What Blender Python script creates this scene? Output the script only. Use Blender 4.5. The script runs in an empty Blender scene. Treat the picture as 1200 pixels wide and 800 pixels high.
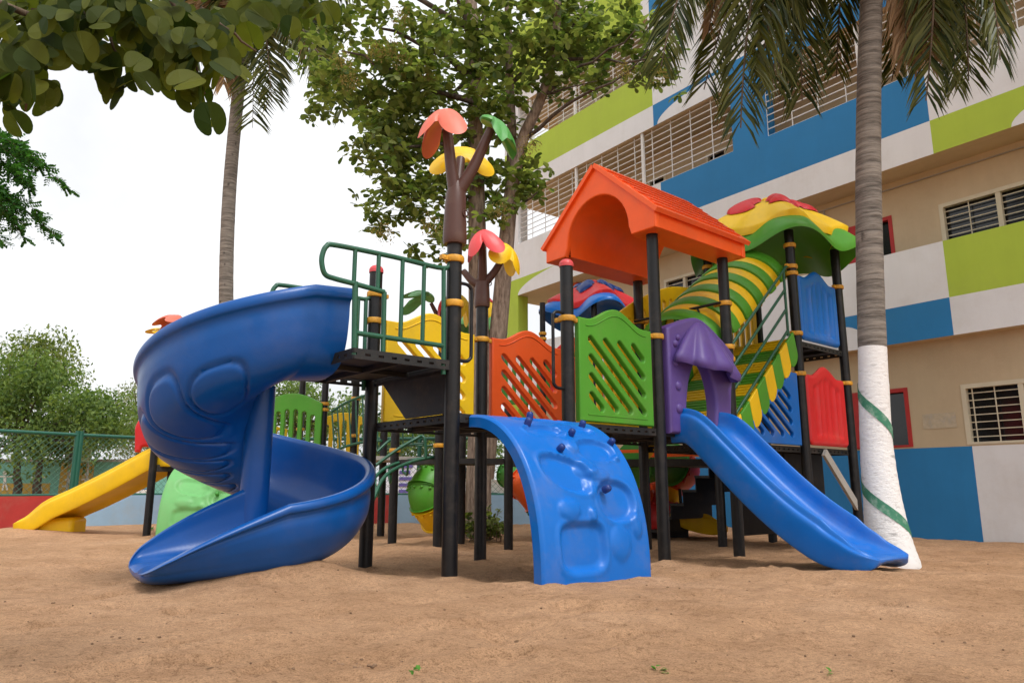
import bpy, math, random
import numpy as np
from mathutils import Vector, Matrix, geometry
R = math.radians
rnd = random.Random(7)
scene = bpy.context.scene
col = scene.collection

# ------------------------------------------------------------------ helpers
CAM_F, CAM_T, CAM_H = 853.5, 0.1961, 0.62
def at(x, y, Y):
    """world point at depth Y on the ray through photo pixel (x, y)"""
    c, s = math.cos(CAM_T), math.sin(CAM_T)
    a = (x - 600) / CAM_F; b = -(y - 400) / CAM_F
    r = Vector((a, c - b * s, s + b * c))
    return Vector((0, 0, CAM_H)) + r * (Y / r.y)

def vnoise(x, y, seed=0):
    def h(i, j):
        n = math.sin(i * 127.1 + j * 311.7 + seed * 74.7) * 43758.5453
        return n - math.floor(n)
    i, j = math.floor(x), math.floor(y); u, v = x - i, y - j
    u = u * u * (3 - 2 * u); v = v * v * (3 - 2 * v)
    return (h(i, j) * (1 - u) + h(i + 1, j) * u) * (1 - v) + (h(i, j + 1) * (1 - u) + h(i + 1, j + 1) * u) * v

class MB:
    def __init__(s): s.v = []; s.f = []; s.m = []
    def face(s, pts, mi=0):
        n = len(s.v); s.v += [tuple(p) for p in pts]; s.f.append(tuple(range(n, n + len(pts)))); s.m.append(mi)
    def box(s, lo, hi, mi=0, M=None):
        x0, y0, z0 = lo; x1, y1, z1 = hi
        P = [Vector(p) for p in ((x0,y0,z0),(x1,y0,z0),(x1,y1,z0),(x0,y1,z0),(x0,y0,z1),(x1,y0,z1),(x1,y1,z1),(x0,y1,z1))]
        if M is not None: P = [M @ p for p in P]
        n = len(s.v); s.v += [tuple(p) for p in P]
        for q in ((0,3,2,1),(4,5,6,7),(0,1,5,4),(1,2,6,5),(2,3,7,6),(3,0,4,7)):
            s.f.append(tuple(n + i for i in q)); s.m.append(mi)
    def bar(s, p0, p1, w, h, mi=0, up=Vector((0, 0, 1))):
        p0, p1 = Vector(p0), Vector(p1); d = (p1 - p0); L = d.length; d.normalize()
        x = d.cross(up)
        if x.length < 1e-4: x = d.cross(Vector((1, 0, 0)))
        x.normalize(); z = x.cross(d)
        M = Matrix(((x.x, d.x, z.x, p0.x), (x.y, d.y, z.y, p0.y), (x.z, d.z, z.z, p0.z), (0, 0, 0, 1)))
        s.box((-w / 2, 0, -h / 2), (w / 2, L, h / 2), mi, M)
    def tube(s, path, r, n=10, mi=0, cap=True, mif=None):
        path = [Vector(p) for p in path]
        rs = r if isinstance(r, (list, tuple)) else [r] * len(path)
        base = len(s.v); prev = None
        for i, p in enumerate(path):
            t = (path[min(i + 1, len(path) - 1)] - path[max(i - 1, 0)]).normalized()
            if prev is None:
                a = t.cross(Vector((0, 0, 1)))
                if a.length < 1e-3: a = t.cross(Vector((1, 0, 0)))
                a.normalize()
            else:
                a = prev - t * prev.dot(t); a.normalize()
            prev = a; b = t.cross(a)
            for k in range(n):
                w = 2 * math.pi * k / n
                s.v.append(tuple(p + (a * math.cos(w) + b * math.sin(w)) * rs[i]))
        for i in range(len(path) - 1):
            for k in range(n):
                k2 = (k + 1) % n
                s.f.append((base + i*n + k, base + i*n + k2, base + (i+1)*n + k2, base + (i+1)*n + k))
                s.m.append(mif(i) if mif else mi)
        if cap:
            s.f.append(tuple(base + k for k in range(n))[::-1]); s.m.append(mif(0) if mif else mi)
            s.f.append(tuple(base + (len(path)-1)*n + k for k in range(n))); s.m.append(mif(len(path)-2) if mif else mi)
    def cyl(s, p0, p1, r, n=16, mi=0): s.tube([p0, p1], r, n, mi)
    def grid(s, G, mi=0, closed_u=False, closed_v=False, mif=None):
        nu, nv = len(G), len(G[0]); b = len(s.v)
        for row in G: s.v += [tuple(p) for p in row]
        for i in range(nu if closed_u else nu - 1):
            for j in range(nv if closed_v else nv - 1):
                i2, j2 = (i + 1) % nu, (j + 1) % nv
                s.f.append((b + i*nv + j, b + i*nv + j2, b + i2*nv + j2, b + i2*nv + j)); s.m.append(mif(i, j) if mif else mi)
        return b
    def sphere(s, c, r, nu=12, nv=8, mi=0, z0=-1):
        c = Vector(c); r = r if isinstance(r, (tuple, list)) else (r, r, r)
        G = []
        for i in range(nv + 1):
            w = -math.pi / 2 + math.pi * i / nv
            if z0 > -1: w = max(w, math.asin(z0))
            G.append([c + Vector((r[0]*math.cos(w)*math.cos(2*math.pi*k/nu), r[1]*math.cos(w)*math.sin(2*math.pi*k/nu), r[2]*math.sin(w))) for k in range(nu)])
        s.grid(G, mi, closed_v=True)
    def torus(s, c, Rr, r, n=20, m=8, mi=0):
        c = Vector(c)
        s.grid([[c + Vector(((Rr + r*math.cos(b))*math.cos(a), (Rr + r*math.cos(b))*math.sin(a), r*1.0*math.sin(b))) for b in [2*math.pi*j/m for j in range(m)]] for a in [2*math.pi*i/n for i in range(n)]], mi, True, True)
    def build(s, name, mats, parent=None, smooth=None, bevel=0, recalc=True):
        me = bpy.data.meshes.new(name); me.from_pydata(s.v, [], s.f); me.update()
        for m in (mats if isinstance(mats, (list, tuple)) else [mats]): me.materials.append(m)
        me.polygons.foreach_set('material_index', s.m)
        if recalc:
            import bmesh
            bm = bmesh.new(); bm.from_mesh(me); bmesh.ops.recalc_face_normals(bm, faces=bm.faces); bm.to_mesh(me); bm.free()
        if smooth is not None:
            me.polygons.foreach_set('use_smooth', [True] * len(me.polygons))
            if smooth < 179: me.set_sharp_from_angle(angle=R(smooth))
        o = bpy.data.objects.new(name, me); col.objects.link(o)
        if parent: o.parent = parent
        if bevel:
            b = o.modifiers.new('bevel', 'BEVEL'); b.width = bevel; b.segments = 2; b.limit_method = 'ANGLE'; b.angle_limit = R(40)
        return o

def tag(o, label=None, cat=None, group=None, kind=None):
    if label: o['label'] = label
    if cat: o['category'] = cat
    if group: o['group'] = group
    if kind: o['kind'] = kind
    return o
def thing(name, label, cat, loc=(0, 0, 0), rz=0, group=None):
    o = bpy.data.objects.new(name, None); col.objects.link(o); o.empty_display_size = .2
    o.location = loc; o.rotation_euler = (0, 0, rz)
    return tag(o, label, cat, group)
def copy_part(o, parent, loc=None):
    c = o.copy(); col.objects.link(c); c.parent = parent
    if loc is not None: c.location = loc
    for ch in list(o.children):
        copy_part(ch, c)
    return c

def catmull(P, n):
    P = [Vector(p) for p in P]; out = []
    Q = [P[0] * 2 - P[1]] + P + [P[-1] * 2 - P[-2]]
    for i in range(1, len(Q) - 2):
        for k in range(n):
            t = k / n; a, b, c, d = Q[i-1], Q[i], Q[i+1], Q[i+2]
            out.append(.5 * ((2*b) + (c - a)*t + (2*a - 5*b + 4*c - d)*t*t + (-a + 3*b - 3*c + d)*t**3))
    out.append(P[-1]); return out

def plate(outline, holes, thick, bevel=.008, nres=2):
    """flat plate with holes in the local XZ plane, centred on y = 0, edges rounded; returns a mesh"""
    cu = bpy.data.curves.new('tmp', 'CURVE'); cu.dimensions = '2D'; cu.fill_mode = 'BOTH'
    cu.extrude = thick / 2 - bevel; cu.bevel_depth = bevel; cu.bevel_resolution = nres; cu.offset = -bevel
    for loop in [outline] + holes:
        sp = cu.splines.new('POLY'); sp.points.add(len(loop) - 1); sp.use_cyclic_u = True
        for p, q in zip(sp.points, loop): p.co = (q[0], q[1], 0, 1)
    o = bpy.data.objects.new('tmp', cu); col.objects.link(o)
    dg = bpy.context.evaluated_depsgraph_get(); dg.update()
    me = bpy.data.meshes.new_from_object(o.evaluated_get(dg))
    me.transform(Matrix.Rotation(R(90), 4, 'X'))
    bpy.data.objects.remove(o); bpy.data.curves.remove(cu)
    me.materials.clear()
    return me
def plate_obj(name, me, mat, parent, loc=(0, 0, 0), rot=(0, 0, 0)):
    me.name = name
    if not me.materials: me.materials.append(mat)
    me.polygons.foreach_set('use_smooth', [True] * len(me.polygons)); me.set_sharp_from_angle(angle=R(32))
    o = bpy.data.objects.new(name, me); col.objects.link(o); o.parent = parent
    o.location = loc; o.rotation_euler = rot
    return o
def capsule(p, q, r, n=6):
    p, q = Vector(p), Vector(q); d = (q - p).normalized(); a0 = math.atan2(d.y, d.x)
    L = []
    for k in range(n + 1): w = a0 - math.pi/2 + math.pi*k/n; L.append((q.x + r*math.cos(w), q.y + r*math.sin(w)))
    for k in range(n + 1): w = a0 + math.pi/2 + math.pi*k/n; L.append((p.x + r*math.cos(w), p.y + r*math.sin(w)))
    return L
def rrect(x0, z0, x1, z1, r, n=5):
    L = []
    for cx, cz, a in ((x1-r, z0+r, -90), (x1-r, z1-r, 0), (x0+r, z1-r, 90), (x0+r, z0+r, 180)):
        for k in range(n + 1): w = R(a + 90*k/n); L.append((cx + r*math.cos(w), cz + r*math.sin(w)))
    return L

# ------------------------------------------------------------------ materials
def mat(name, rgb, rough=.5, noise=.12, scale=6, bump=0, bscale=60, dirt=None, dirt_amt=.0, dirt_scale=2.5, metal=0, spec=.5, streak=0):
    m = bpy.data.materials.new(name); m.use_nodes = True; nt = m.node_tree; N = nt.nodes; L = nt.links
    b = N['Principled BSDF']; b.inputs['Roughness'].default_value = rough; b.inputs['Metallic'].default_value = metal
    b.inputs['Specular IOR Level'].default_value = spec
    tc = N.new('ShaderNodeTexCoord')
    nz = N.new('ShaderNodeTexNoise'); nz.inputs['Scale'].default_value = scale; nz.inputs['Detail'].default_value = 6; nz.inputs['Roughness'].default_value = .65
    L.new(tc.outputs['Object'], nz.inputs['Vector'])
    rp = N.new('ShaderNodeValToRGB'); rp.color_ramp.elements[0].position = .3; rp.color_ramp.elements[1].position = .7
    rp.color_ramp.elements[0].color = [c * (1 - noise) for c in rgb] + [1]
    rp.color_ramp.elements[1].color = [min(1, c * (1 + noise)) for c in rgb] + [1]
    L.new(nz.outputs['Fac'], rp.inputs['Fac']); outc = rp.outputs['Color']
    if dirt:
        n2 = N.new('ShaderNodeTexNoise'); n2.inputs['Scale'].default_value = dirt_scale; n2.inputs['Detail'].default_value = 9; n2.inputs['Roughness'].default_value = .72
        L.new(tc.outputs['Object'], n2.inputs['Vector'])
        r2 = N.new('ShaderNodeValToRGB'); r2.color_ramp.elements[0].position = .5; r2.color_ramp.elements[1].position = .72
        r2.color_ramp.elements[0].color = (0, 0, 0, 1); r2.color_ramp.elements[1].color = (dirt_amt,) * 3 + (1,)
        L.new(n2.outputs['Fac'], r2.inputs['Fac'])
        mx = N.new('ShaderNodeMixRGB'); mx.inputs['Color2'].default_value = (*dirt, 1)
        L.new(outc, mx.inputs['Color1']); L.new(r2.outputs['Color'], mx.inputs['Fac']); outc = mx.outputs['Color']
        ma = N.new('ShaderNodeMath'); ma.operation = 'MULTIPLY_ADD'; ma.inputs[1].default_value = .25; ma.inputs[2].default_value = rough
        L.new(r2.outputs['Color'], ma.inputs[0]); L.new(ma.outputs[0], b.inputs['Roughness'])
    if streak:
        mp = N.new('ShaderNodeMapping'); mp.inputs['Scale'].default_value = (2.2, 2.2, .22); L.new(tc.outputs['Object'], mp.inputs['Vector'])
        n4 = N.new('ShaderNodeTexNoise'); n4.inputs['Scale'].default_value = 1.6; n4.inputs['Detail'].default_value = 8; n4.inputs['Roughness'].default_value = .7; L.new(mp.outputs['Vector'], n4.inputs['Vector'])
        r4 = N.new('ShaderNodeValToRGB'); r4.color_ramp.elements[0].position = .42; r4.color_ramp.elements[1].position = .75
        r4.color_ramp.elements[0].color = (1, 1, 1, 1); r4.color_ramp.elements[1].color = (1 - streak, 1 - streak, 1 - streak * 1.05, 1); L.new(n4.outputs['Fac'], r4.inputs['Fac'])
        m4 = N.new('ShaderNodeMixRGB'); m4.blend_type = 'MULTIPLY'; m4.inputs['Fac'].default_value = 1; L.new(outc, m4.inputs['Color1']); L.new(r4.outputs['Color'], m4.inputs['Color2']); outc = m4.outputs['Color']
    L.new(outc, b.inputs['Base Color'])
    if bump:
        n3 = N.new('ShaderNodeTexNoise'); n3.inputs['Scale'].default_value = bscale; n3.inputs['Detail'].default_value = 4
        L.new(tc.outputs['Object'], n3.inputs['Vector'])
        bp = N.new('ShaderNodeBump'); bp.inputs['Strength'].default_value = bump; bp.inputs['Distance'].default_value = .01
        L.new(n3.outputs['Fac'], bp.inputs['Height']); L.new(bp.outputs['Normal'], b.inputs['Normal'])
    return m
DUST = (.32, .22, .14)
def plastic(name, rgb, rough=.36, d=.15, noise=.07):
    return mat(name, rgb, rough, noise, 3.5, .05, 45, DUST, d, 2.6, spec=.36)
M = dict(
    blue=plastic('blue_plastic', (.003, .135, .52), .30), shaded_blue=plastic('shaded_blue_plastic', (.003, .080, .32), .30, .07),  # second blue: same plastic darkened, the spiral's shade put into its colour
    orange=plastic('orange_plastic', (.90, .115, .014), .40), dorange=plastic('deep_orange_plastic', (.70, .085, .012), .40),
    green=plastic('green_plastic', (.075, .30, .022), .42), dgreen=plastic('leaf_green_plastic', (.06, .28, .045), .42),
    yellow=plastic('yellow_plastic', (.84, .53, .008), .42), red=plastic('red_plastic', (.60, .018, .022), .42),
    coral=plastic('coral_plastic', (.72, .16, .10), .45), pink=plastic('pink_red_plastic', (.78, .085, .09), .4),
    purple=plastic('purple_plastic', (.105, .062, .25), .42, .12), brown=plastic('brown_plastic', (.085, .036, .026), .4, .2),
    holds=plastic('dark_blue_plastic', (.006, .035, .19), .35), lgreen=plastic('pale_green_plastic', (.16, .45, .15), .45),
    black=mat('black_powder_coat', (.008, .008, .009), .40, .25, 8, .05, 80, (.12, .09, .07), .22, 7, spec=.35),
    deck=mat('black_deck_steel', (.009, .009, .009), .6, .3, 6, .08, 60, (.12, .09, .07), .4, 4),
    pipe=mat('green_enamel_pipe', (.012, .095, .05), .35, .15, 8, .03, 60, (.1, .1, .06), .25, 6),
    clamp=mat('yellow_clamp', (.62, .30, .02), .5, .2, 20, .1, 60, (.16, .09, .03), .7, 14),
    cap=plastic('red_post_cap', (.62, .07, .08), .35),
    white=mat('white_wall_paint', (.77, .775, .79), .85, .03, 1.5, .05, 40, (.55, .50, .45), .35, .9, streak=0.06),
    wblue=mat('blue_wall_paint', (.018, .20, .47), .75, .06, 1.5, .05, 40, (.05, .22, .42), .3, 1.2, streak=0.06),
    lime=mat('lime_wall_paint', (.42, .56, .055), .8, .05, 1.5, .05, 40, (.38, .44, .10), .35, 1.2, streak=0.06),
    tan=mat('tan_wall_paint', (.55, .44, .29), .85, .05, 1.2, .04, 30, (.42, .30, .19), .4, .8, streak=0.07),
    wred=mat('red_wall_paint', (.42, .022, .02), .6, .08, 3, .03, 30), worange=mat('orange_wall_paint', (.62, .10, .025), .75, .1, 3, .04, 30),
    concrete=mat('concrete', (.36, .34, .31), .9, .1, 3, .08, 30), cream=mat('cream_frame_paint', (.62, .56, .42), .6, .06, 4),
    grille=mat('white_metal_bar', (.72, .71, .69), .5, .05, 4), dark=mat('dark_room_glass', (.012, .013, .014), .12, .3, 2, spec=.5),
    void=mat('dark_interior', (.02, .021, .022), .9),
    wallred=mat('boundary_red_paint', (.42, .035, .03), .8, .12, 3, .05, 30, (.3, .2, .15), .35, 2),
    walllb=mat('boundary_light_blue_paint', (.30, .46, .62), .8, .08, 3, .05, 30, (.4, .4, .4), .4, 2),
    wallor=mat('boundary_orange_paint', (.62, .14, .05), .8, .1, 3, .05, 30, (.3, .2, .15), .35, 2),
    teal=mat('mural_teal_paint', (.20, .50, .42), .85, .06, 2), ochre=mat('mural_ochre_paint', (.55, .36, .07), .85, .06, 2),
    mwhite=mat('mural_white_paint', (.78, .78, .74), .85, .04, 2), wire=mat('green_fence_wire', (.05, .16, .11), .5, .1, 5),
    fence=mat('green_fence_pipe', (.010, .10, .065), .45, .1, 5), road=mat('asphalt', (.06, .058, .055), .9, .2, 4, .1, 40),
    carw=mat('white_car_paint', (.75, .76, .77), .25, .02, 2), glass=mat('car_glass', (.03, .035, .04), .08, .1, 2),
    rubber=mat('black_rubber', (.02, .02, .02), .8, .1, 4), banner=mat('white_banner', (.72, .74, .82), .6, .05, 2), bviolet=mat('violet_print', (.12, .09, .35), .6, .1, 3),
    skin=mat('portrait_face_print', (.25, .14, .09), .7, .1, 8), greyprint=mat('portrait_grey_print', (.16, .17, .2), .7, .1, 8), board=mat('pale_green_board', (.36, .46, .30), .7, .1, 3),
    stripe=mat('green_band_paint', (.045, .20, .115), .8, .15, 12, .1, 60, (.6, .6, .55), .5, 12),
)

def leafmat(name, rgb, rgb2, rough=.5, trans=.35, hue=.2):
    m = bpy.data.materials.new(name); m.use_nodes = True; nt = m.node_tree; N = nt.nodes; L = nt.links
    b = N['Principled BSDF']; b.inputs['Roughness'].default_value = rough; b.inputs['Specular IOR Level'].default_value = .18
    g = N.new('ShaderNodeNewGeometry')
    rp = N.new('ShaderNodeValToRGB'); rp.color_ramp.elements[0].color = (*rgb, 1); rp.color_ramp.elements[1].color = (*rgb2, 1)
    L.new(g.outputs['Random Per Island'], rp.inputs['Fac']); L.new(rp.outputs['Color'], b.inputs['Base Color'])
    tr = N.new('ShaderNodeBsdfTranslucent'); mx = N.new('ShaderNodeMixShader'); mx.inputs[0].default_value = trans
    mu = N.new('ShaderNodeMixRGB'); mu.blend_type = 'MULTIPLY'; mu.inputs['Fac'].default_value = 1; mu.inputs['Color2'].default_value = (1.6, 1.7, .7, 1)
    L.new(rp.outputs['Color'], mu.inputs['Color1']); L.new(mu.outputs['Color'], tr.inputs['Color'])
    L.new(b.outputs['BSDF'], mx.inputs[1]); L.new(tr.outputs['BSDF'], mx.inputs[2]); L.new(mx.outputs[0], N['Material Output'].inputs['Surface'])
    return m
LM = dict(
    big=leafmat('broad_leaf', (.022, .044, .008), (.13, .15, .022), .6, .5),
    mid=leafmat('almond_leaf', (.050, .088, .026), (.24, .28, .10), .5, .48),
    blossom=leafmat('dry_blossom', (.20, .15, .07), (.32, .25, .12), .8, .3),
    far=leafmat('far_tree_leaf', (.055, .105, .032), (.19, .27, .08), .6, .35),
    fine=leafmat('fine_leaf', (.020, .075, .016), (.055, .16, .035), .5, .35),
    pale=leafmat('pale_tree_leaf', (.14, .17, .09), (.25, .27, .13), .6, .3),
    frond=leafmat('palm_leaflet', (.016, .034, .010), (.12, .125, .028), .4, .22),
    dry=leafmat('dry_palm_leaflet', (.24, .15, .085), (.40, .26, .15), .7, .25),
    weed=leafmat('weed_leaf', (.05, .16, .02), (.10, .26, .04), .5, .35),
)
def barkmat(name, rgb, rgb2, sx=9, sz=2.0, strength=.7, lo_p=.36, scars=None):
    m = bpy.data.materials.new(name); m.use_nodes = True; nt = m.node_tree; N = nt.nodes; L = nt.links
    b = N['Principled BSDF']; b.inputs['Roughness'].default_value = .9
    tc = N.new('ShaderNodeTexCoord'); mp = N.new('ShaderNodeMapping'); mp.inputs['Scale'].default_value = (sx, sx, sz)
    L.new(tc.outputs['Object'], mp.inputs['Vector'])
    n = N.new('ShaderNodeTexNoise'); n.inputs['Scale'].default_value = 2; n.inputs['Detail'].default_value = 8; n.inputs['Roughness'].default_value = .7
    L.new(mp.outputs['Vector'], n.inputs['Vector'])
    rp = N.new('ShaderNodeValToRGB'); rp.color_ramp.elements[0].position = lo_p; rp.color_ramp.elements[1].position = lo_p + .26
    rp.color_ramp.elements[0].color = (*rgb, 1); rp.color_ramp.elements[1].color = (*rgb2, 1)
    L.new(n.outputs['Fac'], rp.inputs['Fac']); L.new(rp.outputs['Color'], b.inputs['Base Color'])
    if scars:
        m2 = N.new('ShaderNodeMapping'); m2.inputs['Scale'].default_value = (scars[0], scars[0], scars[1]); L.new(tc.outputs['Object'], m2.inputs['Vector'])
        nd = N.new('ShaderNodeTexNoise'); nd.inputs['Scale'].default_value = 3; L.new(m2.outputs['Vector'], nd.inputs['Vector'])
        ad = N.new('ShaderNodeMixRGB'); ad.inputs['Fac'].default_value = .35; L.new(m2.outputs['Vector'], ad.inputs['Color1']); L.new(nd.outputs['Color'], ad.inputs['Color2'])
        vo = N.new('ShaderNodeTexVoronoi'); vo.inputs['Scale'].default_value = 1; vo.inputs['Randomness'].default_value = 1; L.new(ad.outputs['Color'], vo.inputs['Vector'])
        r3 = N.new('ShaderNodeValToRGB'); r3.color_ramp.elements[0].position = .05; r3.color_ramp.elements[1].position = .19
        r3.color_ramp.elements[0].color = (.12, .10, .09, 1); r3.color_ramp.elements[1].color = (1, 1, 1, 1); L.new(vo.outputs['Distance'], r3.inputs['Fac'])
        m3 = N.new('ShaderNodeMixRGB'); m3.blend_type = 'MULTIPLY'; m3.inputs['Fac'].default_value = scars[2]; L.new(rp.outputs['Color'], m3.inputs['Color1']); L.new(r3.outputs['Color'], m3.inputs['Color2']); L.new(m3.outputs['Color'], b.inputs['Base Color'])
    bp = N.new('ShaderNodeBump'); bp.inputs['Strength'].default_value = strength; bp.inputs['Distance'].default_value = .02
    L.new(n.outputs['Fac'], bp.inputs['Height']); L.new(bp.outputs['Normal'], b.inputs['Normal'])
    return m
BK = dict(dark=barkmat('dark_bark', (.035, .026, .02), (.12, .09, .07)), mid=barkmat('mottled_bark', (.10, .065, .045), (.34, .26, .2)),
          palm=barkmat('palm_bark', (.075, .062, .052), (.27, .235, .20), 1.5, 16, scars=(9, 5.5, .85)), lime=barkmat('whitewashed_bark', (.20, .17, .14), (.79, .77, .75), 9, 22, .6, .17, (5, 13, .55)), twig=barkmat('twig_bark', (.06, .04, .025), (.16, .11, .07)))

# ------------------------------------------------------------------ camera, light, world
cd = bpy.data.cameras.new('camera'); cam = bpy.data.objects.new('camera', cd); col.objects.link(cam)
cam.location = (0, 0, CAM_H); cam.rotation_euler = (R(90) + CAM_T, 0, 0)
cd.sensor_fit = 'HORIZONTAL'; cd.sensor_width = 36; cd.lens = CAM_F * 36 / 1200; cd.clip_end = 2000; cd.clip_start = .05
scene.camera = cam
SUN_EL, SUN_AZ = R(60), R(142)      # azimuth clockwise from +Y: thin-cloud sun high at the right, behind the viewer
w = bpy.data.worlds.new('World'); scene.world = w; w.use_nodes = True; nt = w.node_tree
sky = nt.nodes.new('ShaderNodeTexSky'); sky.sky_type = 'NISHITA'; sky.sun_disc = False; sky.sun_elevation = SUN_EL; sky.sun_rotation = SUN_AZ
sky.air_density = 1.0; sky.dust_density = 6.0; sky.ozone_density = 1.0
hs = nt.nodes.new('ShaderNodeHueSaturation'); hs.inputs['Saturation'].default_value = .10; hs.inputs['Value'].default_value = .92
bg = nt.nodes['Background']; bg.inputs['Strength'].default_value = .15
nt.links.new(sky.outputs['Color'], hs.inputs['Color'])
oc = nt.nodes.new('ShaderNodeMixRGB'); oc.inputs['Fac'].default_value = .62; oc.inputs['Color2'].default_value = (6.0, 6.15, 6.35, 1)   # even cloud cover
tcw = nt.nodes.new('ShaderNodeTexCoord'); nzw = nt.nodes.new('ShaderNodeTexNoise'); nzw.inputs['Scale'].default_value = 2.2; nzw.inputs['Detail'].default_value = 7; nzw.inputs['Roughness'].default_value = .55
rpw = nt.nodes.new('ShaderNodeValToRGB'); rpw.color_ramp.elements[0].position = .38; rpw.color_ramp.elements[1].position = .60
rpw.color_ramp.elements[0].color = (4.9, 5.0, 5.15, 1); rpw.color_ramp.elements[1].color = (6.3, 6.4, 6.5, 1)
nt.links.new(tcw.outputs['Generated'], nzw.inputs['Vector']); nt.links.new(nzw.outputs['Fac'], rpw.inputs['Fac']); nt.links.new(rpw.outputs['Color'], oc.inputs['Color2'])
nt.links.new(hs.outputs['Color'], oc.inputs['Color1']); nt.links.new(oc.outputs['Color'], bg.inputs['Color'])
ld = bpy.data.lights.new('sun', 'SUN'); ld.energy = 1.0; ld.angle = R(16); ld.color = (1, .975, .94)
lo = bpy.data.objects.new('sun', ld); col.objects.link(lo)
sd = Vector((math.sin(SUN_AZ) * math.cos(SUN_EL), math.cos(SUN_AZ) * math.cos(SUN_EL), math.sin(SUN_EL)))
lo.rotation_euler = sd.to_track_quat('Z', 'Y').to_euler(); lo.location = sd * 30
vs = scene.view_settings; vs.view_transform = 'Standard'; vs.look = 'None'; vs.exposure = 0.66; vs.gamma = 1; vs.use_curve_mapping = False

# ------------------------------------------------------------------ ground
MOUNDS = [(-1.45, 4.75, .42, .12), (-2.25, 4.1, .30, -.02), (-1.9, 4.55, .3, .04), (-7.2, 11.1, .6, .10), (.5, 4.2, .5, .02), (2.6, 5.0, .6, .02), (-1.2, 4.7, .4, .03)]
def gz(x, y):
    z = -.027 * (max(2.0, min(y, 8.2)) - 6.0)
    d = math.hypot(x, y - 3)
    k = max(0, min(1, (16 - d) / 8))
    z += k * .045 * (vnoise(x * 1.1, y * 1.1, 1) - .5) + k * .022 * (vnoise(x * 3.7, y * 3.7, 2) - .5)
    for mx, my, r, h in MOUNDS: z += h * math.exp(-((x - mx)**2 + (y - my)**2) / (r * r))
    return z
FEET = []
for k in range(46):
    fy = 1.7 + 6.5 * rnd.random() ** 1.2; FEET.append((rnd.uniform(-.62, .62) * fy, fy, rnd.uniform(0, 3.14)))
PILES = [(-.4 + .84 * i_ - .71 * j_, 4.91 + .71 * i_ + .84 * j_) for i_ in range(4) for j_ in range(2)] + [(2.0 + .2 * i_, 5.1 - .1 * i_) for i_ in range(4)] + [(.05 + .2 * i_, 4.5 + .12 * i_) for i_ in range(5)] + [(3.1, 7.9), (3.9, 8.6), (-1.40, 8.79), (-.82, 8.28), (-.61, 8.93), (-.04, 8.4)]
def gz_fine(x, y):
    z = gz(x, y)
    z += .026 * (vnoise(x * 8, y * 8, 3) - .5) + .012 * (vnoise(x * 19, y * 19, 4) - .5)
    q = vnoise(x * 2.3 + 5, y * 2.3, 8)
    if q > .56: z -= .12 * (q - .56) * vnoise(x * 11, y * 11, 9)
    for fx, fy, an in FEET:
        dx, dy = x - fx, y - fy
        if abs(dx) < .3 and abs(dy) < .3:
            u = dx * math.cos(an) + dy * math.sin(an); v = -dx * math.sin(an) + dy * math.cos(an); d2 = (u / .11) ** 2 + (v / .05) ** 2
            z += -.032 * math.exp(-d2 ** 2) + .013 * math.exp(-((d2 - 1.7) / .6) ** 2)
    for fx, fy in PILES:
        d2 = ((x - fx) ** 2 + (y - fy) ** 2) / .0144
        if d2 < 6: z += .022 * math.exp(-d2) * (.6 + .8 * vnoise(x * 17, y * 17, 6))
    return z
g = MB()
xs = [-400, -120, -60, -30, -18] + [-12 + .3 * i for i in range(20)] + [-6 + .05 * i for i in range(241)] + [6.3 + .3 * i for i in range(20)] + [18, 30, 60, 120, 400]
ys = [-300, -60, -20, -6, -2, 0, .8] + [1.4 + .045 * i for i in range(130)] + [7.25 + .06 * i for i in range(60)] + [10.9 + .25 * i for i in range(24)] + [18, 22, 30, 60, 120, 300, 900]
g.grid([[(x, y, gz_fine(x, y) if abs(x) < 13 and -1 < y < 17 else gz(x, y)) for y in ys] for x in xs])
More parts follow.
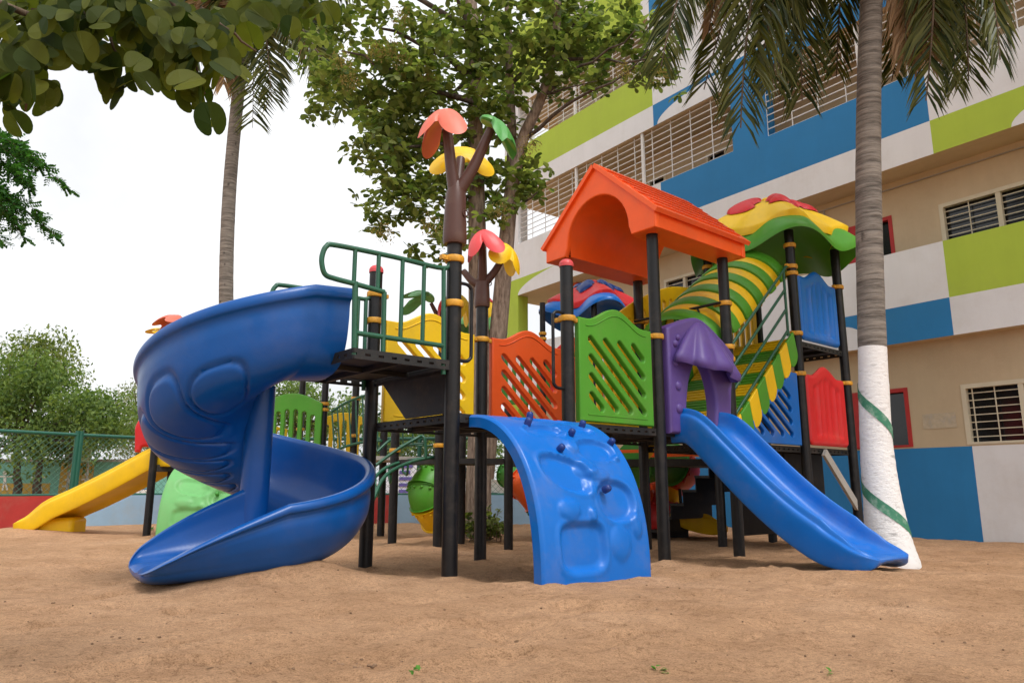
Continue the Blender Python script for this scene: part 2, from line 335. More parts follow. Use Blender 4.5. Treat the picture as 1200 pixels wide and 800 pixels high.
def sandmat():
    m = bpy.data.materials.new('sand'); m.use_nodes = True; nt = m.node_tree; N = nt.nodes; L = nt.links
    b = N['Principled BSDF']; b.inputs['Roughness'].default_value = .95; b.inputs['Specular IOR Level'].default_value = .15
    tc = N.new('ShaderNodeTexCoord')
    def noise(s, d=8, r=.65):
        n = N.new('ShaderNodeTexNoise'); n.inputs['Scale'].default_value = s; n.inputs['Detail'].default_value = d; n.inputs['Roughness'].default_value = r
        L.new(tc.outputs['Object'], n.inputs['Vector']); return n
    def ramp(src, stops):
        r = N.new('ShaderNodeValToRGB'); e = r.color_ramp.elements
        e[0].position, e[0].color = stops[0][0], (*stops[0][1], 1); e[1].position, e[1].color = stops[-1][0], (*stops[-1][1], 1)
        for p, c in stops[1:-1]: x = e.new(p); x.color = (*c, 1)
        L.new(src, r.inputs['Fac']); return r.outputs['Color']
    def mix(a, b_, f, mode='MIX'):
        x = N.new('ShaderNodeMixRGB'); x.blend_type = mode
        L.new(a, x.inputs['Color1']); L.new(b_, x.inputs['Color2'])
        if isinstance(f, float): x.inputs['Fac'].default_value = f
        else: L.new(f, x.inputs['Fac'])
        return x.outputs['Color']
    c = ramp(noise(.9, 6).outputs['Fac'], [(.3, (.45, .258, .138)), (.55, (.545, .325, .185)), (.75, (.61, .38, .23))])
    c = mix(c, ramp(noise(40, 6, .8).outputs['Fac'], [(.33, (.55, .52, .49)), (.47, (.97, .97, .97)), (.70, (1.16, 1.16, 1.17))]), 1.0, 'MULTIPLY')
    c = mix(c, ramp(noise(170, 3, .8).outputs['Fac'], [(.32, (.42, .38, .35)), (.48, (1, 1, 1)), (.68, (1.25, 1.25, 1.28))]), .9, 'MULTIPLY')
    c = mix(c, ramp(noise(4.5, 9, .75).outputs['Fac'], [(.36, (.80, .77, .74)), (.52, (1, 1, 1)), (.75, (1.08, 1.08, 1.08))]), .9, 'MULTIPLY')
    v = N.new('ShaderNodeTexVoronoi'); v.inputs['Scale'].default_value = 7; L.new(tc.outputs['Object'], v.inputs['Vector'])
    sp = ramp(v.outputs['Distance'], [(.04, (1, 1, 1)), (.085, (0, 0, 0))])
    lo_ = ramp(noise(1.7, 4).outputs['Fac'], [(.5, (0, 0, 0)), (.62, (.8, .8, .8))])
    f = mix(sp, lo_, 1.0, 'MULTIPLY')
    d = N.new('ShaderNodeRGB'); d.outputs[0].default_value = (.10, .055, .03, 1)
    c = mix(c, d.outputs[0], f)
    L.new(c, b.inputs['Base Color'])
    bp = N.new('ShaderNodeBump'); bp.inputs['Strength'].default_value = .8; bp.inputs['Distance'].default_value = .03
    L.new(noise(55, 10, .75).outputs['Fac'], bp.inputs['Height'])
    bp2 = N.new('ShaderNodeBump'); bp2.inputs['Strength'].default_value = .5; bp2.inputs['Distance'].default_value = .006
    L.new(noise(240, 4, .8).outputs['Fac'], bp2.inputs['Height']); L.new(bp.outputs['Normal'], bp2.inputs['Normal']); L.new(bp2.outputs['Normal'], b.inputs['Normal'])
    return m
tag(g.build('ground', sandmat(), smooth=180), 'bumpy tan sand of the play yard under the playset', kind='structure')
rd = MB(); rd.box((-60, 18.2, -.2), (-1.5, 23.0, -.13)); tag(rd.build('road', M['road']), 'grey street beyond the chain-link fence', kind='structure')

# ------------------------------------------------------------------ the main playset
TH = .7005; OX, OY = -.4048, 4.911
S = 1.1; PR = .053
PS = thing('playground_set', 'large colourful playset with blue spiral slide and peaked orange roof, nearest on the sand', 'playground set', (OX, OY, 0), TH)
def W(a, b, z=0):
    return Vector((OX + a * math.cos(TH) - b * math.sin(TH), OY + a * math.sin(TH) + b * math.cos(TH), z))
def gl(a, b): p = W(a, b); return gz(p.x, p.y)
GRID = dict(A=(0, 0), M=(S, 0), D=(2*S, 0), E=(3*S, 0), B=(0, S), C=(S, S), L=(2*S, S), G=(3*S, S), N=(4.66, 0), O=(5.74, 0), P=(4.66, S), Q=(5.74, S))
TOP = dict(A=2.40, M=2.36, D=2.95, E=2.95, B=2.35, C=2.30, L=2.93, G=2.93, N=3.48, O=3.48, P=3.48, Q=3.48)
def post(parent, a, b, z0, z1, r=PR, capped=False, clamps=(), foot=True, mt='black', n=20):
    q = MB(); q.tube([(a, b, z0), (a, b, z1)], r, n)
    o = q.build('post', M[mt], parent, smooth=40)
    for i, z in enumerate(clamps):
        k = MB(); zz = z if not isinstance(z, tuple) else z[0]
        Gd = [[(a + rr * math.cos(t), b + rr * math.sin(t), zz + dz) for t in [2*math.pi*j/n for j in range(n)]] for rr, dz in ((r+.001, -.024), (r+.013, -.022), (r+.017, -.012), (r+.017, .012), (r+.013, .022), (r+.001, .024))]
        k.grid(Gd, closed_v=True)
        dirs = z[1] if isinstance(z, tuple) else ()
        for d in dirs:
            d = Vector((d[0], d[1], 0)).normalized(); p = Vector((a, b, zz)) + d * (r + .008)
            k.bar(p, p + d * .055, .034, .032)
            k.sphere(p + d * .03, (.022, .022, .022), 8, 6)
        k.build('clamp', M['clamp'], o, smooth=35)
    if capped:
        k = MB(); k.tube([(a, b, z1 - .015), (a, b, z1 + .008)], r + .006, n)
        k.sphere((a, b, z1 + .006), (r + .006, r + .006, r * .85), n, 10, z0=0); k.build('cap', M['cap'], o, smooth=40)
    return o
UD, VD = (1, 0), (0, 1)
HC = 1.918
CL = dict(A=[(2.18, [(-1, 0)]), 1.86], M=[(HC, [(1, 0), (-.3, 1)])], D=[(HC, [(-1, 0), (1, 0)])], E=[(2.40, [(-.2, 1)]), (1.96, [(1, .2)]), (1.84, [(-1, 0)])], B=[(2.15, [(1, 0)]), (1.93, [(1, 0)])],
          C=[(HC, [(1, 0), (-1, 0)])], L=[HC], G=[(2.40, [(.3, -1)])], N=[3.30, (3.05, [(-1, 0)]), 2.97, (2.28, [(-1, 0)]), (1.83, [(1, 0), (-1, 0)])], O=[(3.0, [(-1, 0)]), (1.82, [(-1, 0)])], P=[3.3, 2.4], Q=[3.0])
for k, (a, b) in GRID.items():
    post(PS, a, b, gl(a, b) - .1, TOP[k], capped=k in 'MB', clamps=CL[k])

# decks: perforated edge frame + plate
def perforated_deck(parent, a0, b0, a1, b1, z, t=.055, holes=8, name='deck', mt='deck'):
    q = MB(); q.box((a0 + .03, b0 + .03, z - .012), (a1 - .03, b1 - .03, z))
    for (p0, p1) in (((a0, b0), (a1, b0)), ((a0, b1), (a1, b1)), ((a0, b0), (a0, b1)), ((a1, b0), (a1, b1))):
        L = math.hypot(p1[0] - p0[0], p1[1] - p0[1]); n = max(3, int(L / .09)); hw = .03
        d = Vector((p1[0] - p0[0], p1[1] - p0[1], 0)).normalized(); P = Vector((*p0, 0))
        for zz0, zz1 in ((z - t, z - t * .62), (z - t * .36, z + .006)):
            q.bar(P + Vector((0, 0, (zz0 + zz1) / 2)), P + d * L + Vector((0, 0, (zz0 + zz1) / 2)), .012, zz1 - zz0)
        for i in range(n):
            c = P + d * (L * (i + .5) / n); q.bar(c - d * (L / n * .30) + Vector((0, 0, z - t * .49)), c + d * (L / n * .30) + Vector((0, 0, z - t * .49)), .0115, t * .27)
    n = max(2, int((a1 - a0) / .35))
    for i in range(1, n): x = a0 + (a1 - a0) * i / n; q.box((x - .02, b0 + .02, z - .05), (x + .02, b1 - .02, z - .013))
    q.box((a0 + .02, (b0 + b1) / 2 - .02, z - .045), (a1 - .02, (b0 + b1) / 2 + .02, z - .014))
    return q.build(name, M[mt], parent)
for i in range(3): perforated_deck(PS, i*S + .06 if i else .03, .0, (i+1)*S - .0, S, 1.10)
perforated_deck(PS, -.76, -.02, .0, S + .02, 1.45, .06)
perforated_deck(PS, 4.66, 0, 5.74, S, 2.20); perforated_deck(PS, 3.36, .03, 5.72, S, 1.03)
# riser box between the middle deck and the higher slide deck
q = MB()
for xx in (-.006, .006): q.face([(xx, .06, 1.105), (xx, .58, 1.105), (xx, .93, 1.40), (xx, .93, 1.44), (xx, .06, 1.44)])
q.face([(-.006, .58, 1.105), (.006, .58, 1.105), (.006, .93, 1.40), (-.006, .93, 1.40)]); q.bar((.03, .1, 1.25), (.03, .8, 1.28), .03, .03)
q.build('step_riser', M['deck'], PS)

def slot_panel(wd=.90, h=.83, hump=.125):
    out = [(0, 0), (wd, 0), (wd, h - .01)]
    n = 26
    for i in range(n + 1):
        x = wd * (1 - i / n); t = abs(x / wd - .5) * 2
        out.append((x, h + hump * (0 if t > .78 else .5 * (1 + math.cos(math.pi * t / .78))) - .02 * (1 - abs(1 - (t - .78) / .0001)) * 0))
    out = out[:2] + out[3:]
    holes = []
    x0, x1, z0, z1 = .155*wd, .86*wd, .135*h, .80*h; d = .275
    for k in range(-3, 4):
        p = (x0 + max(0, k)*d*(x1-x0), z1 - max(0, -k)*d*(z1-z0)); q_ = (x1 - max(0, -k)*d*(x1-x0), z0 + max(0, k)*d*(z1-z0))
        holes.append(capsule(p, q_, .029)[::-1])
    return out, holes
def groove_line(pts, r=.007, n=6):
    return pts
def add_slot_panel(parent, a0, b, z0, mt, rz=0, wd=.90, h=.83):
    o, hs_ = slot_panel(wd, h)
    p = plate_obj('barrier_panel', plate(o, hs_, .055, .012, 3), M[mt], parent, (a0, b, z0), (0, 0, rz))
    q = MB(); pts = []
    for i in range(31):
        x = wd * (.09 + .82 * i / 30); t = abs(x / wd - .5) * 2
        pts.append((x, -.0275, h - .06 + .125 * (0 if t > .78 else .5 * (1 + math.cos(math.pi * t / .78)))))
    q.tube(pts, .006, 6); q.build('raised_line', M[mt], p, smooth=60)
    q = MB(); q.tube([(wd*.1, -.0275, .055), (wd*.9, -.0275, .055)], .006, 6); q.build('raised_line', M[mt], p, smooth=60)
    return p
add_slot_panel(PS, S + .1, 0, 1.12, 'green'); add_slot_panel(PS, S + .1, S, 1.12, 'dorange'); add_slot_panel(PS, .1, S, 1.12, 'yellow')
o_, h_ = slot_panel(1.14, .80)
h_ = []
for k in range(-3, 4):
    x0, x1, z0, z1 = .19, .95, .11, .64; d = .25
    p0, p1 = Vector((x0 + max(0, k)*d*(x1-x0), z1 - max(0, -k)*d*(z1-z0))), Vector((x1 - max(0, -k)*d*(x1-x0), z0 + max(0, k)*d*(z1-z0)))
    for it in range(60):
        if p0.y < -.02 + .72 * p0.x and (p1 - p0).length > .06: break
        p0 = p0.lerp(p1, .04)
    if (p1 - p0).length > .06: h_.append(capsule(p0, p1, .032)[::-1])
plate_obj('barrier_panel', plate([(0, 0), (1.14, 0), (1.14, .78), (1.02, .78), (0, .06)], h_, .05, .01, 3), M['blue'], PS, (3.42, .0, 1.045))

def fluted_panel(parent, a0, b, z0, wd, h, mt, n=5):
    out = []
    def top(t): return h * (.865 + .135 * (0 if t > .72 else .5 * (1 + math.cos(math.pi * t / .72))))
    G = []; NU, NV = 61, 40
    for i in range(NU):
        u = i / (NU - 1); x = wd * u; t = abs(u - .5) * 2; H_ = top(t); row = []
        e = min(u, 1 - u) * wd
        for j in range(NV):
            v = j / (NV - 1); z = H_ * v; ez = min(v, 1 - v) * H_
            ed = min(e, ez); rnd_ = .022 * (1 - min(1, ed / .03))**2
            fl = 0
            if .10 < v < .86:
                ph = (u - .14) / .72 * n
                if 0 < ph < n:
                    s_ = math.sin(math.pi * (ph % 1)); endf = min(1, min(v - .10, .86 - v) * H_ / .045)
                    fl = .026 * max(0, s_) ** .6 * endf
            cr = .06; cx = max(0, cr - e); cz = max(0, cr - z)
            xx, zz = x, z
            if cx > 0 and cz > 0:
                L_ = max(cx, cz); dd = math.hypot(cx, cz)
                xx = (cr - cx * L_ / dd) if u < .5 else wd - (cr - cx * L_ / dd); zz = cr - cz * L_ / dd
            row.append(Vector((xx, -.030 + rnd_ + fl, zz)))
        G.append(row)
    q = MB(); q.grid(G); q.grid([[Vector((p.x, -p.y * .8, p.z)) for p in row] for row in G])
    for loop in (G[0], G[-1], [r[0] for r in G], [r[-1] for r in G]):
        q.grid([loop, [Vector((p.x, -p.y * .8, p.z)) for p in loop]])
    return plate_like(q, 'barrier_panel', mt, parent, (a0, b, z0))
def plate_like(q, name, mt, parent, loc):
    o = q.build(name, M[mt], parent, smooth=50); o.location = loc; return o
fluted_panel(PS, 4.76, 0, 2.23, .87, .86, 'blue'); fluted_panel(PS, 4.76, 0, 1.06, .87, .90, 'red')
def picket_panel(wd, h, n, hump=.16, lo=.1, hi=.74):
    out = [(0, 0), (wd, 0)]
    for i in range(25):
        x = wd * (1 - i / 24); t = abs(x / wd - .5) * 2; out.append((x, h - hump + hump * math.cos(t * math.pi / 2)))
    holes = []
    for i in range(n):
        x = wd * (i + 1) / (n + 1); t = abs(x / wd - .5) * 2; zt = (h - hump + hump * math.cos(t * math.pi / 2)) - h * (1 - hi)
        holes.append(capsule((x, h * lo), (x, zt), wd * .26 / (n + 1))[::-1])
    return out, holes
topc = [(4.62, 2.93), (4.45, 2.99), (4.2, 2.98), (3.9, 2.92), (3.6, 2.80), (3.3, 2.65), (3.0, 2.46), (2.82, 2.32)]
def topz(x):
    for (xa, za), (xb, zb) in zip(topc[:-1], topc[1:]):
        if xb <= x <= xa: return zb + (za - zb) * (x - xb) / (xa - xb)
    return 2.3
o_ = [(2.82, 1.40), (3.4, 1.40), (4.62, 2.12)] + [tuple(p)[:2] for p in catmull([Vector((x, z, 0)) for x, z in topc], 3)]
h_ = [capsule((x, max(1.5, 1.5 + (x - 3.4) * .6)), (x, topz(x) - .17), .026)[::-1] for x in [2.95 + .125 * i for i in range(13)]]
plate_obj('barrier_panel', plate(o_, h_, .045, .01), M['yellow'], PS, (0, S + .07, 0))
o_, h_ = picket_panel(.92, .9, 6)
plate_obj('barrier_panel', plate(o_, h_, .045, .01), M['yellow'], PS, (4.75, S, 2.22))
o_, h_ = picket_panel(.92, .95, 6)
plate_obj('barrier_panel', plate(o_, h_, .045, .01), M['yellow'], PS, (2.3, S, 1.20))
o_, h_ = picket_panel(.9, .85, 6)
# dark rail between E and G
q = MB(); q.tube([(3*S - .075, .0, 2.40), (3*S - .075, S, 2.40)], .015, 8)
for i in (1, 2, 3): q.tube([(3*S - .075, S * i / 4, 2.40), (3*S - .05, S * i / 4 - .12, 2.05)], .010, 6)
q.build('cross_rail', M['black'], PS, smooth=60)
# loop handles at the climber entrance
for (a, sx, z0, z1) in ((.055, 1, 1.47, 2.02), (S - .055, -1, 1.36, 1.96)):
    q = MB(); r = .05; x1 = a + sx * .10
    q.tube(catmull([(a - sx*.01, 0, z1), (x1 - sx*.045, 0, z1), (x1 - sx*.01, 0, z1 - .02), (x1, 0, z1 - .06), (x1, 0, (z0+z1)/2), (x1, 0, z0 + .06), (x1 - sx*.01, 0, z0 + .02), (x1 - sx*.045, 0, z0), (a - sx*.01, 0, z0)], 5), .013, 8)
    q.build('grab_handle', M['black'], PS, smooth=60)

# green railings of the slide deck
def railing(parent, b, a_post, dx=0):
    q = MB(); r = .0165
    class T(MB):
        def tube(s_, path, *a_, **k_): MB.tube(s_, [Vector((p[0] + (dx if p[0] < -.3 else dx * max(0, -p[0] - .08) / .22), p[1], p[2])) for p in path], *a_, **k_)
    q = T()
    x1 = -.99
    q.tube(catmull([(a_post, b, 2.16), (-.10, b, 2.10), (-.5, b, 2.10), (-.90, b, 2.09), (-.965, b, 2.07), (x1, b, 2.01), (x1, b, 1.95), (-.965, b, 1.89), (-.90, b, 1.875), (-.74, b, 1.865), (-.55, b, 1.85)], 6), r, 10)
    q.tube([(-.55, b, 1.85), (-.545, b, 1.44)], r, 10); q.tube([(-.76, b, 1.88), (-.745, b, 1.40)], r*1.15, 10)
    q.tube([(-.74, b, 1.555), (-.08, b, 1.555)], r, 10); q.tube([(-.09, b, 2.10), (-.075, b, 1.36)], r, 10)
    for a in (-.25, -.42, -.60, -.77): q.tube([(a, b, 2.10), (a, b, 1.555 if a > -.6 else 1.86)], r * .9, 8)
    return q.build('railing', M['pipe'], parent, smooth=60)
railing(PS, -.0, -.03); railing(PS, S, -.03, .13)

# tree ornaments on two posts
def lobed_leaf(size, lobes=3, droop=.35, thick=.10, spread=200, pinch=.55):
    NA, NR = 72, 9; top = []; bot = []
    for k in range(NA):
        th = 2 * math.pi * k / NA; d = (th + math.pi) % (2*math.pi) - math.pi; hs2 = R(spread / 2)
        if abs(d) <= hs2:
            x = (d / hs2 + 1) / 2 * lobes; r = pinch + (1 - pinch) * abs(math.sin(math.pi * x)) ** .55
            edge = max(0, (abs(d) - hs2 * .93) / (hs2 * .07)); r = r * (1 - edge) + .30 * edge
        else: r = .30
        rt = []; rb = []
        for j in range(NR):
            f = j / (NR - 1); rr = r * f; X, Y_ = rr * math.cos(th), rr * math.sin(th)
            z = -droop * rr * rr * (1.35 if abs(d) > .6 else 1.0)
            t = thick * .5 * math.sqrt(max(0, 1 - f ** 4)); gro = 0
            if abs(d) < hs2 and f < .85:
                x = ((d / hs2 + 1) / 2 * lobes) % 1; gro = -.016 * math.exp(-((x - .5) / .06) ** 2) * min(1, f * 3)
            rt.append(Vector((X, Y_, z + t + gro)) * size); rb.append(Vector((X, Y_, z - t)) * size)
        top.append(rt); bot.append(rb)
    q = MB(); q.grid(top, closed_u=True); q.grid(bot, closed_u=True); return q
def ornament(parent, a, b, z, s, leaves, trunk_h=.55, branch=()):
    """brown sleeve with branches; leaves = (tip position, tilt euler, size, material)"""
    q = MB()
    q.tube([(a, b, z - .02), (a, b, z), (a, b, z + .05), (a, b, z + .25*s), (a + .005, b, z + trunk_h * s), (a + .005, b, z + trunk_h * s + .09)], [.078*s, .085*s, .085*s, .076*s, .072*s, .045*s], 18)
    for t in branch:
        p0 = Vector((a, b, z + trunk_h * s - .03)); p1 = Vector(t); m = p0.lerp(p1, .5) + Vector((0, 0, -.03)) * s
        q.tube(catmull([p0 + Vector((0, 0, -.12)), p0, m, p1], 5), [.058*s + (.034 - .058) * s * i / 15 for i in range(16)], 12)
    t = q.build('tree_sleeve', M['brown'], parent, smooth=60)
    n3 = MB(); n3.torus((0, 0, 0), .022, .005, 14, 6); k = n3.build('emblem_ring', M['brown'], t, smooth=60); k.location = (a + .03, b - .082 * s, z + .2); k.rotation_euler = (R(90), 0, 0)
    for (pos, rot, size, mt, kw) in leaves:
        l = lobed_leaf(size, **kw).build('leaf', M[mt], t, smooth=60); l.location = pos; l.rotation_euler = rot
    return t
# local axes seen from the camera: +a = right and away, +b = left and away
def vw(a, b, z, r, u):           # point near post (a,b) at height z, r metres to the picture's right, u metres away
    dx = Vector((math.cos(TH), -math.sin(TH))); dy = Vector((math.sin(TH), math.cos(TH)))
    return (a + dx.x * r + dy.x * u, b + dx.y * r + dy.y * u, z)
ZR = -TH   # turn a leaf so that its local x is world x
b1, b2, b3 = vw(0, 0, 3.20, -.07, -.04), vw(0, 0, 3.17, .25, .0), vw(0, 0, 3.02, .02, .17)
ornament(PS, 0, 0, 2.31, 1.0, [
    (vw(0, 0, 3.27, -.085, -.05), (0, R(14), ZR + R(215)), .25, 'coral', dict(droop=.75, spread=215, thick=.22)),
    (vw(0, 0, 3.23, .25, -.02), (0, R(24), ZR + R(-14)), .27, 'dgreen', dict(droop=.5, spread=120, lobes=2, thick=.2)),
    (vw(0, 0, 3.06, .03, .20), (0, R(-58), ZR + R(95)), .25, 'yellow', dict(droop=.35, spread=290, thick=.14, pinch=.45))],
    .36, (b1, b2, b3))
b1, b2, b3 = vw(S, S, 2.80, -.0, -.15), vw(S, S, 2.74, .22, -.03), vw(S, S, 2.58, -.18, .05)
ornament(PS, S, S, 2.24, .85, [
    (vw(S, S, 2.88, -.0, -.16), (0, R(30), ZR + R(226)), .23, 'pink', dict(droop=.7, spread=210, thick=.2)),
    (vw(S, S, 2.79, .24, -.02), (0, R(40), ZR + R(-18)), .25, 'yellow', dict(droop=.6, spread=220, thick=.14)),
    ], .24, (b1, b2, b3))

# orange gabled roof over the third square
def gable_roof(parent):
    a0, a1 = 2.04, 3.46; bn, bf = -.17, 1.25; zb, ze, za = 2.865, 3.05, 3.66; bm_ = (bn + bf) / 2
    arch_w, arch_z = .40, 3.37
    def gable(a, flip):
        out = [(bn, zb), (bn, ze - .02), (bm_, za), (bf, ze - .02), (bf, zb), (bf - .28, zb)]
        out += [(bm_ + arch_w * math.cos(t), max(zb, 2.95 + (arch_z - 2.95) * math.sin(t))) for t in [math.pi * k / 20 for k in range(21)]][0:21]
        out += [(bn + .28, zb)]
        return out
    root = None
    for a in (a0 + .03, a1 - .03):
        me = plate([(x, z) for x, z in gable(a, 0)], [], .06, .012)
        g_ = plate_obj('roof_gable', me, M['orange'], parent, (a, 0, 0), (0, 0, R(90)))
    # skins: two slopes with thickness, boxes at the eaves
    q = MB()
    for sgn, be in ((-1, bn), (1, bf)):
        ea, eb = Vector((0, be + sgn * .03, ze - .045)), Vector((0, bm_, za + .015))
        d = (eb - ea).normalized(); nrm = Vector((0, -d.z * 1, d.y)); nrm = nrm if nrm.z > 0 else -nrm
        P = lambda a, p, o: Vector((a, p.y, p.z)) + nrm * o
        A0, A1 = a0 - .03, a1 + .03
        q.face([P(A0, ea, .03), P(A1, ea, .03), P(A1, eb, .03), P(A0, eb, .03)]); q.face([P(A0, ea, -.012), P(A1, ea, -.012), P(A1, eb, -.012), P(A0, eb, -.012)])
        q.face([P(A0, ea, -.012), P(A0, ea, .03), P(A0, eb, .03), P(A0, eb, -.012)]); q.face([P(A1, ea, -.012), P(A1, ea, .03), P(A1, eb, .03), P(A1, eb, -.012)])
        q.face([P(A0, ea, -.012), P(A1, ea, -.012), P(A1, ea, .03), P(A0, ea, .03)])
        # embossed tile courses
        nc, nt_ = 7, 13; L_ = (eb - ea).length
        for c in range(nc):
            for k in range(nt_):
                s0 = .08 + (L_ - .13) * c / nc; s1 = .08 + (L_ - .13) * (c + .86) / nc
                off = .5 if c % 2 else 0; u0 = A0 + .04 + (A1 - A0 - .08) * (k + off) / (nt_ + .5); u1 = u0 + (A1 - A0 - .08) * .86 / (nt_ + .5)
                lo_, hi_ = ea + d * s0, ea + d * s1
                t0 = .045
                q.face([P(u0, lo_, t0), P(u1, lo_, t0), P(u1, hi_, .034), P(u0, hi_, .034)])
                q.face([P(u0, lo_, .03), P(u1, lo_, .03), P(u1, lo_, t0), P(u0, lo_, t0)])
                q.face([P(u0, lo_, .03), P(u0, lo_, t0), P(u0, hi_, .034), P(u0, hi_, .03)]); q.face([P(u1, lo_, .03), P(u1, lo_, t0), P(u1, hi_, .034), P(u1, hi_, .03)])
    o1 = q.build('roof_tiles', M['orange'], parent, recalc=True)
    # inner barrel vault, side fascia
    q = MB()
    ring = [(bm_ + arch_w * math.cos(t), max(2.868, 2.95 + (arch_z - 2.95) * math.sin(t))) for t in [math.pi * k / 24 for k in range(25)]]
    ring = [(bm_ + arch_w + .0, 2.868)] + ring + [(bm_ - arch_w, 2.868)]
    q.grid([[(a, y, z) for (y, z) in ring] for a in (a0 + .05, a1 - .05)])
    for y0, y1 in ((bn, bm_ - arch_w), (bm_ + arch_w, bf)):
        q.face([(a0 + .05, y0, 2.868), (a1 - .05, y0, 2.868), (a1 - .05, y1, 2.868), (a0 + .05, y1, 2.868)])
    for y in (bn + .012, bf - .012):
        q.face([(a0 + .05, y, zb + .002), (a1 - .05, y, zb + .002), (a1 - .05, y, ze - .02), (a0 + .05, y, ze - .02)])
    q.build('roof_vault', M['orange'], parent, smooth=40, recalc=False)
gable_roof(PS)

# purple mushroom arch at the slide entrance
def arch_panel(parent, a0, z0, mt):
    wd, h = 1.0, .93
    out = [(0, 0), (.21, 0)]
    inn = [(.235, .12), (.25, .30), (.30, .50), (.38, .64), (.47, .69), (.56, .66), (.63, .56), (.675, .42), (.69, .28), (.675, .15), (.66, .04), (.66, 0)]
    out += [tuple(p)[:2] for p in catmull([(x, z, 0) for x, z in inn], 4)]
    out += [(.92, 0), (.93, .2), (.96, .45), (1.0, .62), (1.03, .75)]
    top = [(1.04, .80), (.93, .88), (.78, .97), (.62, 1.05), (.48, 1.09), (.34, 1.07), (.2, 1.02), (.06, .97), (0, .93)]
    out += [tuple(p)[:2] for p in catmull([(x, z, 0) for x, z in top], 4)]
    me = plate(out, [], .13, .03, 3)
    o = plate_obj('slide_arch', me, M[mt], parent, (a0, -.01, z0))
    # fluted mushroom hood
    G = []; NU, NV = 72, 16
    for i in range(NU + 1):
        th = math.pi * (-.02 + 1.04 * i / NU); row = []
        fl = (.5 + .5 * math.cos(th * 9)) ** .7
        for j in range(NV + 1):
            v = j / NV; rr = .30 * math.sin(v * math.pi / 2) + .70 * v ** 1.5; zz = math.cos(v * math.pi / 2)
            k = 1 + .20 * (fl - .4) * v
            x = .50 + .44 * rr * k * math.cos(th); y = -.05 - .24 * rr * k * math.sin(th)
            z = .62 + .43 * zz + .035 * (math.cos(th * 4.5) if v > .6 else 0) * (v - .6) - .05 * math.cos(th) * v
            row.append(Vector((x, y, z)))
        p = row[-1]; row += [p + Vector((.0, .01, -.045)), Vector((.5 + (p.x - .5) * .93, -.05 + (p.y + .05) * .9, p.z - .06)), Vector((.5 + (p.x - .5) * .8, -.05 + (p.y + .05) * .7, p.z + .03))]
        G.append(row)
    q = MB(); q.grid(G); h = q.build('hood', M[mt], o, smooth=70, recalc=True)
    for (x, z, r) in ((.10, .80, .035), (.09, .62, .03), (.12, .42, .045), (.12, .22, .045), (.14, .86, .03)): q = MB(); q.sphere((x, -.06, z), (r, .03, r), 14, 8); q.build('raised_dot', M[mt], o, smooth=70)
arch_panel(PS, 2.27, 1.07, 'purple')

# generic swept trough
def sweep(stations, section, emboss=None):
    """stations: list of (pos, left(outer) vec, up vec, scale or fn); section: closed list of (x,z)"""
    G = []
    for i, (p, lft, up, sc) in enumerate(stations):
        row = []
        for j, (x, z) in enumerate(section):
            x2, z2 = sc(x, z) if callable(sc) else (x * sc, z * sc)
            row.append(p + lft * x2 + up * z2)
        G.append(row)
    if emboss:
        H = [[G[i][j].copy() for j in range(len(section))] for i in range(len(G))]
        n = len(section)
        for i in range(1, len(G) - 1):
            for j in range(n):
                e = emboss(i, j)
                if e:
                    nrm = (H[i+1][j] - H[i-1][j]).cross(H[i][(j+1) % n] - H[i][j-1]).normalized()
                    G[i][j] = H[i][j] + nrm * e
    q = MB(); q.grid(G, closed_v=True)
    for row in (G[0], G[-1]):
        q.face(row)
    return q

